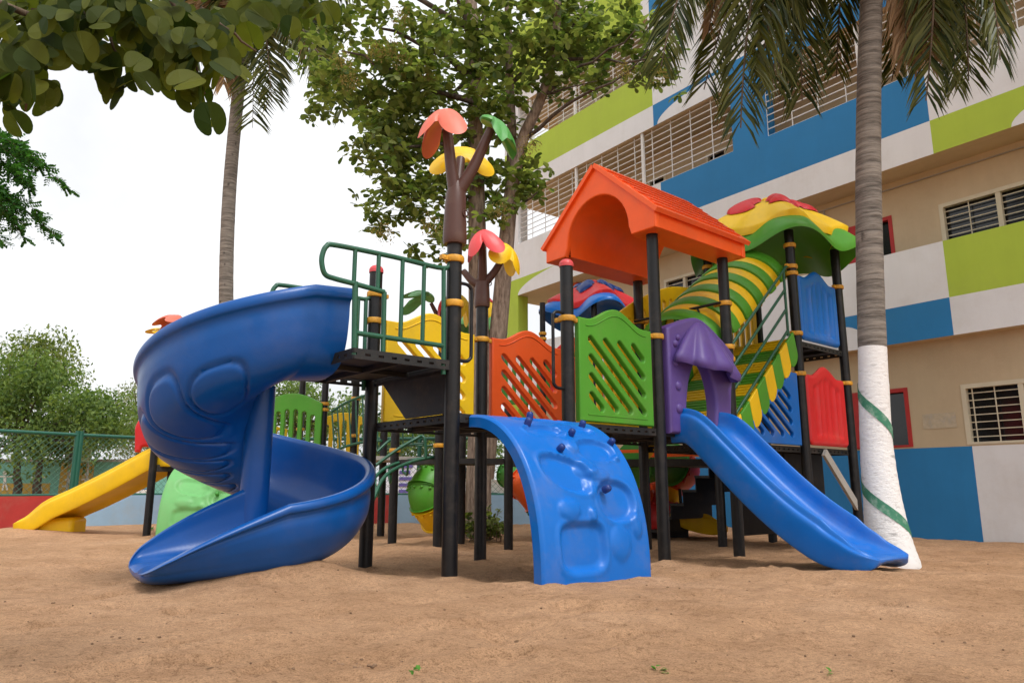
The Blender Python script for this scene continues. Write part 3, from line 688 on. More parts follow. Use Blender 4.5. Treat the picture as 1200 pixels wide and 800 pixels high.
# ---- spiral slide (in local playset coordinates)
def interp(x, X, Y):
    if x <= X[0]: return Y[0]
    for i in range(len(X) - 1):
        if x <= X[i + 1]:
            t = (x - X[i]) / (X[i + 1] - X[i])
            def sl(k):
                if k <= 0: return (Y[1] - Y[0]) / (X[1] - X[0])
                if k >= len(X) - 1: return (Y[-1] - Y[-2]) / (X[-1] - X[-2])
                return (Y[k + 1] - Y[k - 1]) / (X[k + 1] - X[k - 1])
            h = X[i + 1] - X[i]; m0, m1 = sl(i) * h, sl(i + 1) * h
            return (2*t**3 - 3*t*t + 1) * Y[i] + (t**3 - 2*t*t + t) * m0 + (-2*t**3 + 3*t*t) * Y[i + 1] + (t**3 - t*t) * m1
    return Y[-1]
SP = Vector((-.95, .94, 0)); R0 = .385; TURN = 366
def spiral(parent):
    sec_in = [(-.36, .30), (-.36, .20), (-.34, .10), (-.28, .03), (-.15, -.005), (0, -.015), (.14, .0), (.25, .05), (.32, .14), (.355, .26), (.375, .40)]
    sec_out = [(.385, .435), (.41, .455), (.445, .45), (.462, .42), (.458, .385), (.435, .365), (.425, .33), (.42, .24), (.395, .10), (.33, -.02), (.2, -.085), (0, -.11), (-.2, -.085), (-.34, -.03), (-.40, .06), (-.405, .2), (-.40, .29), (-.385, .315)]
    sec = [(p.x, p.y) for p in catmull([Vector((x, z, 0)) for x, z in sec_in + sec_out + [sec_in[0]]], 8)[:-1]]
    st = []; par = []
    def frame(hd): lf = Vector((hd.y * -1, hd.x, 0)); return lf
    n_in = 10
    for i in range(n_in):
        t = i / n_in; p = Vector((-.70 - .27 * t, SP.y - R0, 1.43 - .02 * t)); hd = Vector((-1, 0, 0))
        st.append((p, Vector((0, -1, 0)), 0)); par.append(-27 * (1 - t) * 1.0)
    N = 430
    for i in range(N + 1):
        th = TURN * i / N; ph = R(-90 - th)
        p = SP + Vector((math.cos(ph), math.sin(ph), 0)) * R0; p.z = interp(th, [0, 60, 130, 220, 310, TURN], [1.41, 1.16, .85, .54, .29, .195])
        st.append((p, Vector((math.cos(ph), math.sin(ph), 0)), th)); par.append(th)
    ph = R(-90 - TURN); hd = Vector((math.sin(ph), -math.cos(ph), 0)); p0 = st[-1][0]; lf = st[-1][1]
    NX = 44
    for i in range(1, NX + 1):
        t = i / NX; p = p0 + hd * (.74 * (math.sin(min(1, t) * math.pi / 2) * .35 + t * .65)); p.z = .195 - .035 * min(1, t * 1.3)
        st.append((p, lf.copy(), TURN + 100 * t)); par.append(TURN + 100 * t)
    stations = []
    for (p, l, th) in st:
        if th > TURN:
            t = (th - TURN) / 100
            nose = math.sqrt(max(.0, 1 - (max(0, t - .84) / .16) ** 2)) if t > .84 else 1.0
            def sc(x, z, t=t, nose=nose):
                kk = (.66 * (1 - t) ** 1.05 + .05) if x > 0 else (1.35 * (1 - t) ** .85 + .06)
                if abs(x) < .25 and z > 0: kk = 1
                zz = z * kk if z > 0 else z * (1 - .30 * t)
                zz = zz * (.3 + .7 * nose) - .01 * (1 - nose)
                return (x * .90 * (1 + .10 * t) * (.60 + .40 * nose), zz)
            stations.append((p, l, Vector((0, 0, 1)), sc))
        else:
            f_ = max(0, min(1, (th - 270) / (TURN - 270))); f_ = f_ * f_ * (3 - 2 * f_)
            def sc(x, z, f_=f_): return (x * .90, z * ((1 - .29 * f_) if x > 0 else (1 + .41 * f_)) if z > 0 else z)
            stations.append((p, l, Vector((0, 0, 1)), sc))
    # embossed flutes on the outer wall and underside
    nsec = len(sec); c_in = len(sec_in) * 8
    shapes = [(44, .52, 15, .22), (76, .52, 13, .30), (104, .60, 11, .30), (126, .60, 8, .27), (146, .60, 7, .24), (164, .60, 7, .22), (20, .55, 0, 0)]
    j0, j1 = (len(sec_in) + 6) * 8, (len(sec_in) + 13) * 8
    def emboss(i, j):
        th = par[i] if i < len(par) else 999
        e = 0
        if j0 <= j <= j1:
            v = (j - j0) / (j1 - j0)
            for (tc_, vc, dt, dv) in shapes:
                if dt <= 0: continue
                tt = (th - tc_ - 9 * (v - .5)) / dt; d = (abs(tt) ** 3 + abs((v - vc) / dv) ** 3) ** (1/3)
                if d < 1.35:
                    ring = math.exp(-((d - 1) / .075) ** 2)
                    e += -.020 * ring + (.003 if d < 1 else 0)
            if th > 230: e += .012 * math.sin(v * 11 + th * .02) * math.exp(-((v - .4) / .35) ** 2)
        # long rib line below the rim
        jr = (len(sec_in) + 6) * 4 + 1
        return e
    q = sweep(stations, sec, emboss)
    return q.build('spiral_slide', M['shaded_blue'], parent, smooth=60)
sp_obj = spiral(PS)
q = MB(); q.tube([(SP.x, SP.y, gl(SP.x, SP.y) - .1), (SP.x, SP.y, 1.30)], .095, 24); q.build('slide_column', M['shaded_blue'], sp_obj, smooth=40)

# ---- straight blue slide
def trough_slide(parent, prof, hw, mt, M4=None, name='slide', wall=.15, skirt=.12, lip=True, n=10):
    """prof: (distance, height) from the top; runs along local -y"""
    P = catmull([Vector((0, -d, z)) for d, z in prof], n)
    sec_half = [(0, -.0), (.12, .0), (hw * .62, .012), (hw * .80, .05), (hw * .87, wall * .85), (hw * .91, wall), (hw * .96, wall * .98), (hw * .985, wall * .8), (hw * 1.0, wall * .72), (hw * 1.05, wall * .66), (hw * 1.08, wall * .5), (hw * 1.08, .0), (hw * 1.04, -skirt * .8), (hw * .95, -skirt), (hw * .6, -skirt * .7), (.1, -skirt * .6)]
    full = sec_half + [(-x, z) for x, z in sec_half[::-1][:-1]]
    sec = [(p.x, p.y) for p in catmull([Vector((x, z, 0)) for x, z in full + [full[0]]], 3)[:-1]]
    st = []
    N = len(P)
    for i, p in enumerate(P):
        t = (P[min(i+1, N-1)] - P[max(i-1, 0)]).normalized(); up = Vector((1, 0, 0)).cross(-t).normalized()
        if up.z < 0: up = -up
        f = i / (N - 1); k = 1.0 if f < .66 else 1 - .90 * ((f - .66) / .34) ** 1.1; nose = math.sqrt(max(0, 1 - (max(0, f - .91) / .09) ** 2))
        kk = .35 + .65 * min(1, f / .1)
        def sc(x, z, k=k, f=f, nose=nose):
            w_ = 1 + (.05 * max(0, (f - .75) / .25))
            w_ *= .72 + .28 * nose
            zz = (z * k if z > 0 else z * (1 - .25 * max(0, (f - .75) / .25))) * (.15 + .85 * nose) - .012 * (1 - nose)
            return (x * w_, zz)
        st.append((p, Vector((1, 0, 0)), up, sc))
    q = sweep(st, sec, lambda i, j: .004 * math.sin(i * .9 + j * .3) if False else 0)
    return q.build(name, M[mt], parent, smooth=55)
o = trough_slide(PS, [(-.06, 1.135), (.08, 1.13), (.20, 1.07), (.40, .88), (.66, .63), (.88, .44), (1.06, .31), (1.22, .215), (1.36, .168), (1.47, .145), (1.62, .135)], .30, 'blue', wall=.17, skirt=.13)
o.location = (2.72, -.02, -.01)

# ---- blue climbing wall
def climber(parent, wd, h, reach, mt, holdmt, name='climbing_wall', NU=88, NV=110, thick=.085, shapes=True):
    dents = [(.36, .86, .19, .075, -.030, 4), (.73, .69, .17, .085, -.034, 2.2), (.33, .555, .19, .085, -.032, 2.5), (.72, .42, .17, .070, -.028, 2.3), (.36, .285, .17, .05, -.024, 2.5), (.70, .25, .16, .04, -.018, 2.5), (.5, .12, .25, .035, -.010, 2.3)]
    bumps = [(.27, .725, .10, .042, .022, 2), (.47, .75, .035, .03, .022, 2), (.70, .86, .10, .06, .018, 2), (.88, .80, .05, .05, .02, 2), (.53, .53, .10, .045, .02, 2), (.62, .57, .11, .03, .022, 2), (.50, .40, .06, .05, .022, 2), (.52, .30, .04, .025, .02, 2), (.88, .47, .03, .02, .02, 2), (.5, .63, .03, .06, .012, 2)]
    def hf(w_, v):
        e = 0
        for (cw, cv, rw, rv, hh, pw) in dents + bumps:
            ang = .35 if cw == .33 else 0
            cv = cv + .045 * (1 - abs(cv - .5))
            dw, dv = (w_ - cw), (v - cv)
            dw2 = dw; dv2 = dv - dw * ang * .5
            d = (abs(dw2 / rw) ** pw + abs(dv2 / rv) ** pw) ** (1 / pw)
            hh = hh * 1.05
            if d < 1.25:
                t = max(0, min(1, (1.12 - d) / .26)); t = t * t * (3 - 2 * t)
                e += hh * (t if hh < 0 else math.sqrt(max(0, 1 - min(1, d) ** 2)))
                if hh < 0: e += .006 * math.exp(-((d - 1.15) / .1) ** 2)
        return e
    def base(v):
        t = v * math.pi / 2
        y = -reach * math.sin(t) ** .92; z = h * math.cos(t) ** .85 if v < 1 else 0
        return Vector((0, y, z))
    F = []; B = []; frames = []
    for i in range(NV + 1):
        v = i / NV; v2 = v
        p = base(v2); t = (base(min(1, v2 + .004)) - base(max(0, v2 - .004))).normalized(); nrm = Vector((0, -abs(t.z), abs(t.y))).normalized()
        fr = []; br = []
        for j in range(NU + 1):
            w_ = j / NU; e = hf(w_, v) if shapes else 0
            ed = min(w_, 1 - w_) * wd; rd_ = -.02 * (1 - min(1, ed / .02)) ** 2
            fr.append(Vector((w_ * wd, 0, 0)) + p + nrm * (e + rd_)); br.append(Vector((w_ * wd, 0, 0)) + p - nrm * thick)
        F.append(fr); B.append(br); frames.append((p, nrm))
    q = MB(); q.grid(F); q.grid([r[::6] + ([r[-1]] if NU % 6 else []) for r in B][::1])
    for k in (0, -1): q.grid([[r[k] for r in F], [r[k] for r in B]])
    for k in (0, -1): q.grid([F[k], B[k]])
    o = q.build(name, M[mt], parent, smooth=60)
    for (w_, v) in ((.44, .10), (.26, .26), (.58, .35), (.82, .23), (.92, .41), (.36, .48), (.64, .69)):
        p, nrm = frames[int(v * NV)]; c = p + Vector((w_ * wd, 0, 0)); k = MB()
        k.tube([c - nrm * .005, c + nrm * .03, c + nrm * .045, c + nrm * .05], [.026, .025, .02, .008], 12); k.build('climbing_hold', M[holdmt], o, smooth=50)
    return o
o = climber(PS, .98, 1.08, .74, 'blue', 'holds'); o.location = (.13, -.02, .02)

# ---- climbing bridge with steps, scalloped flaps, rails and striped cover
def bridge(parent):
    a0, a1, z0, z1 = 3.34, 4.62, 1.10, 2.21; n = 8
    L_ = Vector((a1 - a0, 0, z1 - z0)); d = L_.normalized(); up = Vector((-d.z, 0, d.x)); br = None
    q = MB(); q.bar((a0, .06, z0 - .03), (a1, .06, z1 - .03), .04, .05); q.bar((a0, S - .06, z0 - .03), (a1, S - .06, z1 - .03), .04, .05)
    root = q.build('climbing_bridge', M['deck'], parent)
    for i in range(n):
        mt = 'green' if i % 2 == 0 else 'yellow'
        p = Vector((a0, 0, z0)) + L_ * ((i + .5) / n); k = MB(); hl = L_.length / n * .5
        for s_ in range(4):
            c = p + d * (hl * 2 * ((s_ + .5) / 4 - .5)); k.bar(c + Vector((0, .05, 0)) + up * .012, c + Vector((0, S - .05, 0)) + up * .012, hl * .36, .036, up=up)
        k.bar(p + Vector((0, .05, 0)) - up * .012, p + Vector((0, S - .05, 0)) - up * .012, hl * 1.96, .02, up=up)
        k.build('step', M[mt], root)
        mt = 'yellow' if i % 2 == 0 else 'green'
        for b, y in ((0, -.01), (1, S + .01)):
            k = []; w_ = hl * .98; tilt = Vector((math.sin(R(14)), 0, -math.cos(R(14))))
            top0 = p - d * w_ + up * .10; top1 = p + d * w_ + up * .10; ln = .30
            out = [(top0.x, top0.z), (top1.x, top1.z)]
            e1 = top1 + tilt * (ln - .06); e0 = top0 + tilt * (ln - .06); mid = (e0 + e1) / 2; hv = (e1 - e0) / 2
            for t in [math.pi * i_ / 10 for i_ in range(11)]: pt = mid + hv * math.cos(t) + tilt * (.075 * math.sin(t)); out.append((pt.x, pt.z))
            plate_obj('scalloped_flap', plate(out, [], .035, .012, 3), M[mt], root, (0, y, 0))
    for b in (-.0, S):
        k = MB()
        for h_ in (.18, .42, .64, .86):
            pts = [Vector((a0 + .0, b, z0)) + Vector((0, 0, h_)), Vector((a1 - .12, b, z1)) + Vector((-.02, 0, h_ - .10))]
            k.tube(pts, .0155, 8)
        k.tube([(a1 - .14, b, z1 + .76), (a1 - .14, b, z1 + .02)], .0155, 8)
        k.tube(catmull([(a1 - .14, b, z1 + .76), (a1 - .08, b, z1 + .82), (a1, b, z1 + .84)], 4), .0155, 8)
        k.tube(catmull([(a1 - .14, b, z1 + .05), (a1 - .08, b, z1 + .03), (a1, b, z1 + .07)], 4), .0155, 8)
        k.build('handrail', M['pipe'], root, smooth=60)
    # striped half-tube cover
    ns = 11; cA, cB = Vector((3.27, S / 2, 2.0)), Vector((4.66, S / 2, 2.99)); dd = (cB - cA).normalized(); s1 = (cB - cA).length; s0 = 0; cup = Vector((-dd.z, 0, dd.x))
    for i in range(ns):
        k = MB(); ra = .49 if i % 2 == 0 else .47; e0 = s0 + (s1 - s0) * i / ns; e1 = s0 + (s1 - s0) * (i + 1) / ns
        rings = []
        for (e, rr) in ((e0, ra - .03), (e0 + .006, ra - .006), (e0 + .022, ra), (e1 - .022, ra), (e1 - .006, ra - .006), (e1, ra - .03)):
            c = cA + dd * e
            prof = [(-rr, -.04)] + [(-rr * math.cos(t), rr * .84 * math.sin(t)) for t in [math.pi * j / 26 for j in range(27)]] + [(rr, -.04)]
            rings.append([c + Vector((0, y, 0)) + cup * z for (y, z) in prof])
        inner = [[Vector((p.x, S/2 + (p.y - S/2) * .93, p.z - .02)) for p in rings[k2]] for k2 in (5, 0)]
        k.grid(rings + inner, closed_u=True)
        k.build('cover_rib', M['green' if i % 2 == 0 else 'yellow'], root, smooth=50)
bridge(PS)

# ---- flower roof over the tower
def wavy_dome(parent, ca, cb, rim_z, rad, mats, s=1.0, rot=R(45), k=4, amp=.13, patches=True, name='dome_roof', sq=.16, hgt=.42):
    def prof(f, th):      # f: 0 apex .. 1 rim
        c4 = math.cos(k * (th - rot)); rr = rad * (1 + sq * c4)
        z = rim_z + hgt * (1 - f ** 2.6) + (amp * s * c4 * max(0, f - .5) / .5)
        return Vector((ca + rr * f * math.cos(th), cb + rr * f * math.sin(th), z))
    NA = 96
    fs = [0.02] + [.1 * i for i in range(1, 10)] + [.95, 1.0]
    top = [[prof(f, 2*math.pi*i/NA) for i in range(NA)] for f in fs]
    rim = [Vector((p.x, p.y, p.z - .035 * s)) for p in top[-1]]
    bot = [rim] + [[p + Vector((0, 0, -.05 * s)) for p in row] for row in top[::-1][1:]]
    q = MB(); q.grid(top + bot, closed_v=True); root = q.build(name, M[mats[0]], parent, smooth=60)
    # second tier
    def prof2(f, th):
        c4 = math.cos(k * (th - rot)); rr = rad * .84 * (1 + sq * .8 * c4 + .05 * math.cos(2 * k * (th - rot)))
        z = rim_z + hgt * .47 + hgt * 1.0 * (1 - f ** 1.55) + amp * .75 * s * c4 * max(0, f - .4) / .6
        return Vector((ca + rr * f * math.cos(th), cb + rr * f * math.sin(th), z))
    t2 = [[prof2(f, 2*math.pi*i/NA) for i in range(NA)] for f in fs]; rim2 = [Vector((ca + (p.x - ca) * .98, cb + (p.y - cb) * .98, p.z - .07 * s)) for p in t2[-1]]
    q = MB(); q.grid(t2 + [rim2], closed_v=True); q.build('upper_tier', M[mats[1]], root, smooth=60)
    if patches:
        for m_ in range(5):
            th0 = rot + R(10) + 2 * math.pi * m_ / 5; q = MB(); G = []; H = []
            for i in range(25):
                t = i / 24; r0 = .10 + .62 * t; hw = .46 * math.sin(math.pi * min(1, t * 1.02)) ** .7 * (1 + .22 * math.sin(t * 19)) + .01; row = []
                for j in range(9):
                    u = j / 8 * 2 - 1; p = prof2(r0, th0 + u * hw); row.append(p + Vector((0, 0, .014 + .065 * s * (1 - u * u) ** .5 * math.sin(math.pi * t) ** .5)))
                G.append(row)
            q.grid(G); q.build('petal', M[mats[2]], root, smooth=60, recalc=True)
    q = MB(); q.sphere((ca, cb, rim_z + hgt * 1.46), (.07 * s, .07 * s, .05 * s), 14, 8); q.build('crown_knob', M[mats[1]], root, smooth=60)
    return root
wavy_dome(PS, 5.2, .55, 3.38, .98, ('green', 'yellow', 'red'), 1.1, amp=.085, hgt=.52, k=5, rot=R(228), sq=.07)

# ---- black stair behind the tower
q = MB()
for b in (.12, .98):
    pass
for i in range(6):
    a = 5.72 - .02 + .0; bb = 1.12 + .2 * i; z = .92 - .17 * i
    q.box((4.78, bb, z - .03), (5.66, bb + .22, z)); q.box((4.78, bb + .2, z - .17), (5.66, bb + .212, z - .002))
q.build('stair', M['deck'], PS)
q = MB()
q.face([(4.75, 0.06, 1.0), (5.68, .06, 1.0), (5.68, .06, .60), (5.3, .06, .2), (4.75, .06, .2)]);
q = MB(); q.box((4.75, .30, .15), (5.6, .33, .98)); q.box((4.72, .98, .05), (5.68, 1.0, 1.0)); q.build('stair_back', M['deck'], PS)
q = MB(); q.bar((5.05, -.01, .99), (5.76, -.01, .35), .035, .09); q.build('stair_stringer', M['concrete'], PS)

# ------------------------------------------------------------------ playset with tube slides, behind
P2 = thing('playground_set', 'playset half hidden behind the nearest one, with blue and red wavy roof and tube slides', 'playground set', (0, 0, 0))
def gpost(parent, x, y, z1, r=.052, **kw): return post(parent, x, y, gz(x, y) - .1, z1, r, n=14, **kw)
for (x, y, z1, cl) in ((-1.40, 8.79, 1.5, [1.04]), (-.82, 8.28, 1.5, [1.07]), (-.61, 8.93, 1.5, []), (-.04, 8.4, 1.5, []), (-1.82, 10.41, 1.9, []), (-2.33, 10.81, 2.2, [1.9, 1.35])):
    gpost(P2, x, y, z1, clamps=cl)
tall = gpost(P2, -1.12, 11.4, 3.0, clamps=[2.2])
def floor_poly(parent, pts, z, t=.06, mt='deck', name='deck'):
    q = MB(); q.face([(x, y, z) for x, y in pts]); q.face([(x, y, z - t) for x, y in pts])
    for i in range(len(pts)): a, b = pts[i], pts[(i+1) % len(pts)]; q.face([(*a, z), (*b, z), (*b, z - t), (*a, z - t)])
    return q.build(name, M[mt], parent)
floor_poly(P2, [(-1.4, 8.79), (-.82, 8.28), (-.04, 8.4), (-.3, 9.2), (-.61, 9.1)], .93)
floor_poly(P2, [(-1.83 + .66 * math.cos(t), 9.95 + .55 * math.sin(t)) for t in [2*math.pi*i/24 for i in range(24)]], 1.0, .05, 'concrete')
# bar deck behind the front playset on the right
pa, pb = at(600, 541, 9.3), at(868, 541, 9.0)
floor_poly(P2, [(pa.x, pa.y), (pb.x, pb.y), (pb.x + .5, pb.y + .8), (pa.x + .3, pa.y + 1.1)], pa.z + .03, .09)
q = MB(); p0, p1 = at(655, 533, 9.5), at(850, 529, 9.3); q.bar(p0, p1, .04, .10); q.build('edge_panel', M['orange'], P2)
q = MB(); p0, p1 = at(600, 536, 9.35), at(750, 534, 9.35); q.bar(p0, p1, .04, .08); q.build('edge_panel', M['dgreen'], P2)
for (x, y, Y) in ((600, 560, 9.5), (757, 545, 9.8)): pass
# arched green ladder and rails
q = MB()
def px(L_): return [at(*p) for p in L_]
q.tube(catmull(px([(436, 588, 7.6), (452, 557, 7.9), (482, 541, 8.2), (515, 534, 8.4)]), 6), .020, 8)
q.tube(catmull(px([(436, 562, 8.4), (452, 548, 8.6), (475, 540, 8.8), (505, 536, 9.0)]), 6), .020, 8)
for f in ((444, 569, 7.75, 440, 556, 8.45), (458, 553, 8.0, 456, 546, 8.65), (478, 543, 8.15, 472, 540, 8.75)):
    a, b = at(*f[:3]), at(*f[3:]); a2, b2 = a - Vector((0, 0, .12)), b - Vector((0, 0, .12)); q.tube(catmull([a, a2 + (b - a) * .08, a2.lerp(b2, .5), b2 - (b - a) * .08, b], 4), .014, 7)
q.build('arched_ladder', M['pipe'], P2, smooth=60)
q = MB()
q.tube(catmull(px([(436, 548, 8.0), (465, 527, 8.15), (487, 514, 8.25), (494, 511, 8.3), (498, 516, 8.3), (499, 536, 8.3)]), 6), .018, 8)
q.tube(px([(487, 522, 8.3), (512, 522, 8.35)]), .010, 6)
q.build('handrail', M['pipe'], P2, smooth=60); q = MB()
q.tube(catmull(px([(442, 529, 9.2), (455, 517, 9.3), (461, 516, 9.3), (464, 522, 9.3), (465, 536, 9.3)]), 5), .018, 8)
q.build('handrail', M['pipe'], P2, smooth=60)
# arched bridge railing at the left
q = MB()
tp = catmull(px([(389, 482, 10.9), (405, 472, 10.7), (425, 464, 10.5), (445, 461, 10.3)]), 5); bt = catmull(px([(392, 528, 10.9), (408, 522, 10.7), (426, 518, 10.5), (447, 516, 10.3)]), 5)
q.tube(tp, .02, 8); q.tube(bt, .02, 8)
for i in range(0, 16, 2): q.tube([tp[i], bt[i]], .013, 6)
q.tube([t + Vector((.5, .8, 0)) for t in tp], .02, 8); q.tube([t + Vector((.5, .8, 0)) for t in bt], .02, 8)
for i in range(0, 16, 3): q.tube([tp[i] + Vector((.5, .8, 0)), bt[i] + Vector((.5, .8, 0))], .013, 6)
q.build('railing', M['pipe'], P2, smooth=60)
# tube slides
def tube_slide(parent, pts, r, cols, seg=4, flange=True):
    P = catmull(pts, seg * 2); n = len(P); k = max(1, n // len(cols)); objs = []
    for i, c in enumerate(cols):
        a, b = i * k, min(n - 1, (i + 1) * k) if i < len(cols) - 1 else n - 1
        q = MB(); path = P[a:b + 1]; N = len(path)
        rs = [r * (1.10 if j in (0, N - 1) else 1.0) for j in range(N)]
        if N > 3: path = [path[0], path[0].lerp(path[1], .25), path[0].lerp(path[1], .3)] + path[1:-1] + [path[-1].lerp(path[-2], .3), path[-1].lerp(path[-2], .25), path[-1]]; rs = [r * 1.10, r * 1.10, r] + [r] * (N - 2) + [r, r * 1.10, r * 1.10]
        q.tube(path, rs, 22)
        for j in range(14):
            t = (path[1] - path[0]).normalized(); u = t.cross(Vector((0, 0, 1))).normalized(); v = t.cross(u)
            w_ = 2 * math.pi * j / 14; q.sphere(path[0] + t * .05 + (u * math.cos(w_) + v * math.sin(w_)) * r * 1.03, .022, 6, 4)
        objs.append(q.build('tube_slide', M[c], parent, smooth=50))
    return objs
tube_slide(P2, px([(534, 560, 10.5), (520, 558, 10.4), (508, 562, 10.3), (500, 573, 10.2), (502, 588, 10.2), (514, 606, 10.4)]), .25, ['yellow', 'yellow', 'green', 'green', 'yellow'])
tube_slide(P2, px([(600, 552, 10.6), (612, 562, 10.4), (622, 572, 10.2), (636, 588, 10.2), (650, 600, 10.4)]), .24, ['dgreen', 'orange', 'green'])
tube_slide(P2, px([(742, 545, 9.6), (770, 540, 9.9), (795, 548, 10.2), (792, 556, 10.7), (760, 575, 10.9), (738, 590, 10.6)]), .27, ['dgreen', 'red', 'dorange'])
tube_slide(P2, px([(738, 560, 10.3), (742, 585, 10.3), (765, 603, 10.3), (785, 612, 10.2)]), .27, ['dorange', 'red'])
# yellow exit chute of the tube
pc = at(783, 612, 10.2); pe = at(842, 618, 10.0)
o = trough_slide(P2, [(0, .30), (.15, .24), (.35, .17), (.55, .14), (.75, .15)], .28, 'yellow', name='slide_exit', wall=.16, skirt=.1)
o.location = (pc.x, pc.y, -.05); o.rotation_euler = (0, 0, R(86))
q = MB(); p0 = at(801, 612, 10.3); q.tube([(p0.x, p0.y, -.1), (p0.x - .04, p0.y, .75)], .022, 8); q.build('support_rod', M['black'], P2, smooth=60)
q = MB(); q.tube(catmull(px([(783, 570, 10.6), (786, 590, 10.5), (779, 608, 10.4)]), 5), .14, 14); q.build('slide_neck', M['yellow'], P2, smooth=60)
# wavy blue roof on its posts, panels under it
c = at(697, 372, 11.6); wavy_dome(P2, c.x, c.y, c.z, .80, ('blue', 'red', 'holds'), 1.05, rot=R(8), amp=.10, hgt=.40)
for (x, Y) in ((636, 11.1), (697, 10.9), (748, 11.4), (690, 12.2)):
    p = at(x, 400, Y); gpost(P2, p.x, p.y, c.z + .12, r=.045, clamps=[at(x, 391, Y).z, at(x, 397, Y).z])
p = at(588, 470, 11.5); o_, h_ = picket_panel(.78, 1.05, 5, .18); plate_obj('barrier_panel', plate(o_, h_, .05, .01), M['dgreen'], P2, (p.x, p.y, at(600, 412, 11.5).z - .85))
p = at(645, 470, 11.0); o_, h_ = picket_panel(.8, 1.0, 4, .28); plate_obj('barrier_panel', plate(o_, h_, .05, .01), M['red'], P2, (p.x, p.y, at(650, 412, 11).z - .78))
p = at(722, 470, 9.2); o_, h_ = picket_panel(1.15, .95, 8, .22); 
p = at(690, 470, 10.0); floor_poly(P2, [(p.x - .5, p.y), (p.x + 1.0, p.y), (p.x + 1.0, p.y + 1.2), (p.x - .5, p.y + 1.2)], 1.5)
# ornament and small flower roof on the tall post
tp = Vector((-1.12, 11.4, 3.0))
ornament(P2, tp.x, tp.y, 2.85, .9, [
    ((tp.x - .20, tp.y - .1, 3.60), (R(20), R(-30), R(190)), .36, 'lgreen', dict(droop=.8, spread=150, thick=.18)),
    ((tp.x + .02, tp.y - .12, 3.52), (R(45), 0, R(270)), .26, 'red', dict(droop=.5, spread=210, thick=.2)),
    ((tp.x + .30, tp.y, 3.62), (R(10), R(35), R(-10)), .38, 'yellow', dict(droop=.8, spread=160, thick=.16))], .45,
    ((tp.x - .18, tp.y - .06, 3.5), (tp.x + .25, tp.y, 3.55), (tp.x, tp.y - .1, 3.45)))
c2 = at(566, 388, 13.0); wavy_dome(P2, c2.x, c2.y, c2.z, .48, ('lgreen', 'yellow', 'red'), 1.0, amp=.08)
gpost(P2, c2.x, c2.y, c2.z + .2)

# ------------------------------------------------------------------ small playset at the left
P3 = thing('playground_set', 'low playset far at the left with straight yellow slide and green climbing wall', 'playground set', (0, 0, 0))
lp = {}
for n_, (x, y, z1, cl) in dict(a=(-5.06, 10.41, 1.9, []), b=(-4.95, 10.75, 2.9, []), c=(at(352, 500, 12.2).x, 12.2, 3.3, [1.55]), d=(at(379, 500, 11.2).x, 11.2, 3.3, [at(381, 473, 11.2).z, at(381, 480, 11.2).z])).items():
    lp[n_] = (x, y); gpost(P3, x, y, z1, clamps=cl)
dz = at(235, 548, 10.7).z
floor_poly(P3, [(-5.06, 10.41), (-4.72, 10.7), (lp['d'][0], 11.2), (lp['c'][0], 12.2), (-4.6, 12.0), (-5.5, 11.3)], dz + .04, .09)
# yellow slide
p0, p1 = at(212, 530, 10.75), at(34, 612, 11.3)
L_ = math.hypot(p1.x - p0.x, p1.y - p0.y); ang = math.atan2(p1.y - p0.y, p1.x - p0.x)
zt = p0.z - .05
o = trough_slide(P3, [(-.05, zt), (.15, zt - .005), (.32, zt - .06), (L_*.35, zt*.66 + .03), (L_*.58, zt*.42 + .03), (L_*.74, zt*.25 + .05), (L_*.86, .15), (L_*.93, .11), (L_, .10)], .30, 'yellow', wall=.17, skirt=.13)
o.location = (p0.x, p0.y, -.03); o.rotation_euler = (0, 0, ang + R(90))
f = MB(); c = p0.lerp(p1, .80); f.box((c.x - .28, c.y - .2, -.15), (c.x + .35, c.y + .2, .17)); k = f.build('slide_foot', M['yellow'], P3, bevel=.06, smooth=60)
# green climber, pickets, red arch, panels
o = climber(P3, 1.1, dz + .08, .95, 'lgreen', 'dgreen', NU=50, NV=60); p = at(218, 541, 10.55); o.location = (p.x, p.y, .0); o.rotation_euler = (0, 0, R(6))
o_, h_ = picket_panel(1.3, .62, 9, .10, .12, .86); p = at(232, 536, 11.4); plate_obj('barrier_panel', plate(o_, h_, .05, .01), M['yellow'], P3, (p.x, p.y, p.z - .05), (0, 0, R(20)))
arch = [(0, 0), (.10, 0), (.14, .1), (.30, .12), (.26, .3), (.3, .46), (.45, .52), (.58, .42), (.62, .25), (.66, 0), (.82, 0), (.84, .35), (.76, .62), (.6, .78), (.45, .83), (.25, .80), (.06, .68), (-.03, .5), (-.02, .3)]
p = at(158, 527, 10.60); plate_obj('slide_arch', plate([tuple(q_)[:2] for q_ in catmull([Vector((x * .72, z * .72, 0)) for x, z in arch + [arch[0]]], 4)[:-1]], [], .14, .04, 3), M['red'], P3, (p.x, p.y, p.z - .03), (0, 0, R(25)))
o_, h_ = picket_panel(.95, 1.0, 6, .16, .08, .72); p = at(373, 526, 11.1)
plate_obj('barrier_panel', plate(o_, h_, .06, .012), M['green'], P3, (p.x - .92, p.y + .10, p.z - .15), (0, 0, R(-5)))
o_, h_ = picket_panel(.85, .80, 5, .14, .08, .80); p = at(378, 530, 11.9); plate_obj('barrier_panel', plate(o_, h_, .05, .01), M['yellow'], P3, (p.x - .1, p.y, at(380, 490, 11.9).z - .70), (0, 0, R(10)))
tp = Vector((-4.95, 10.75, 2.9)); lz = at(207, 371, 10.7)
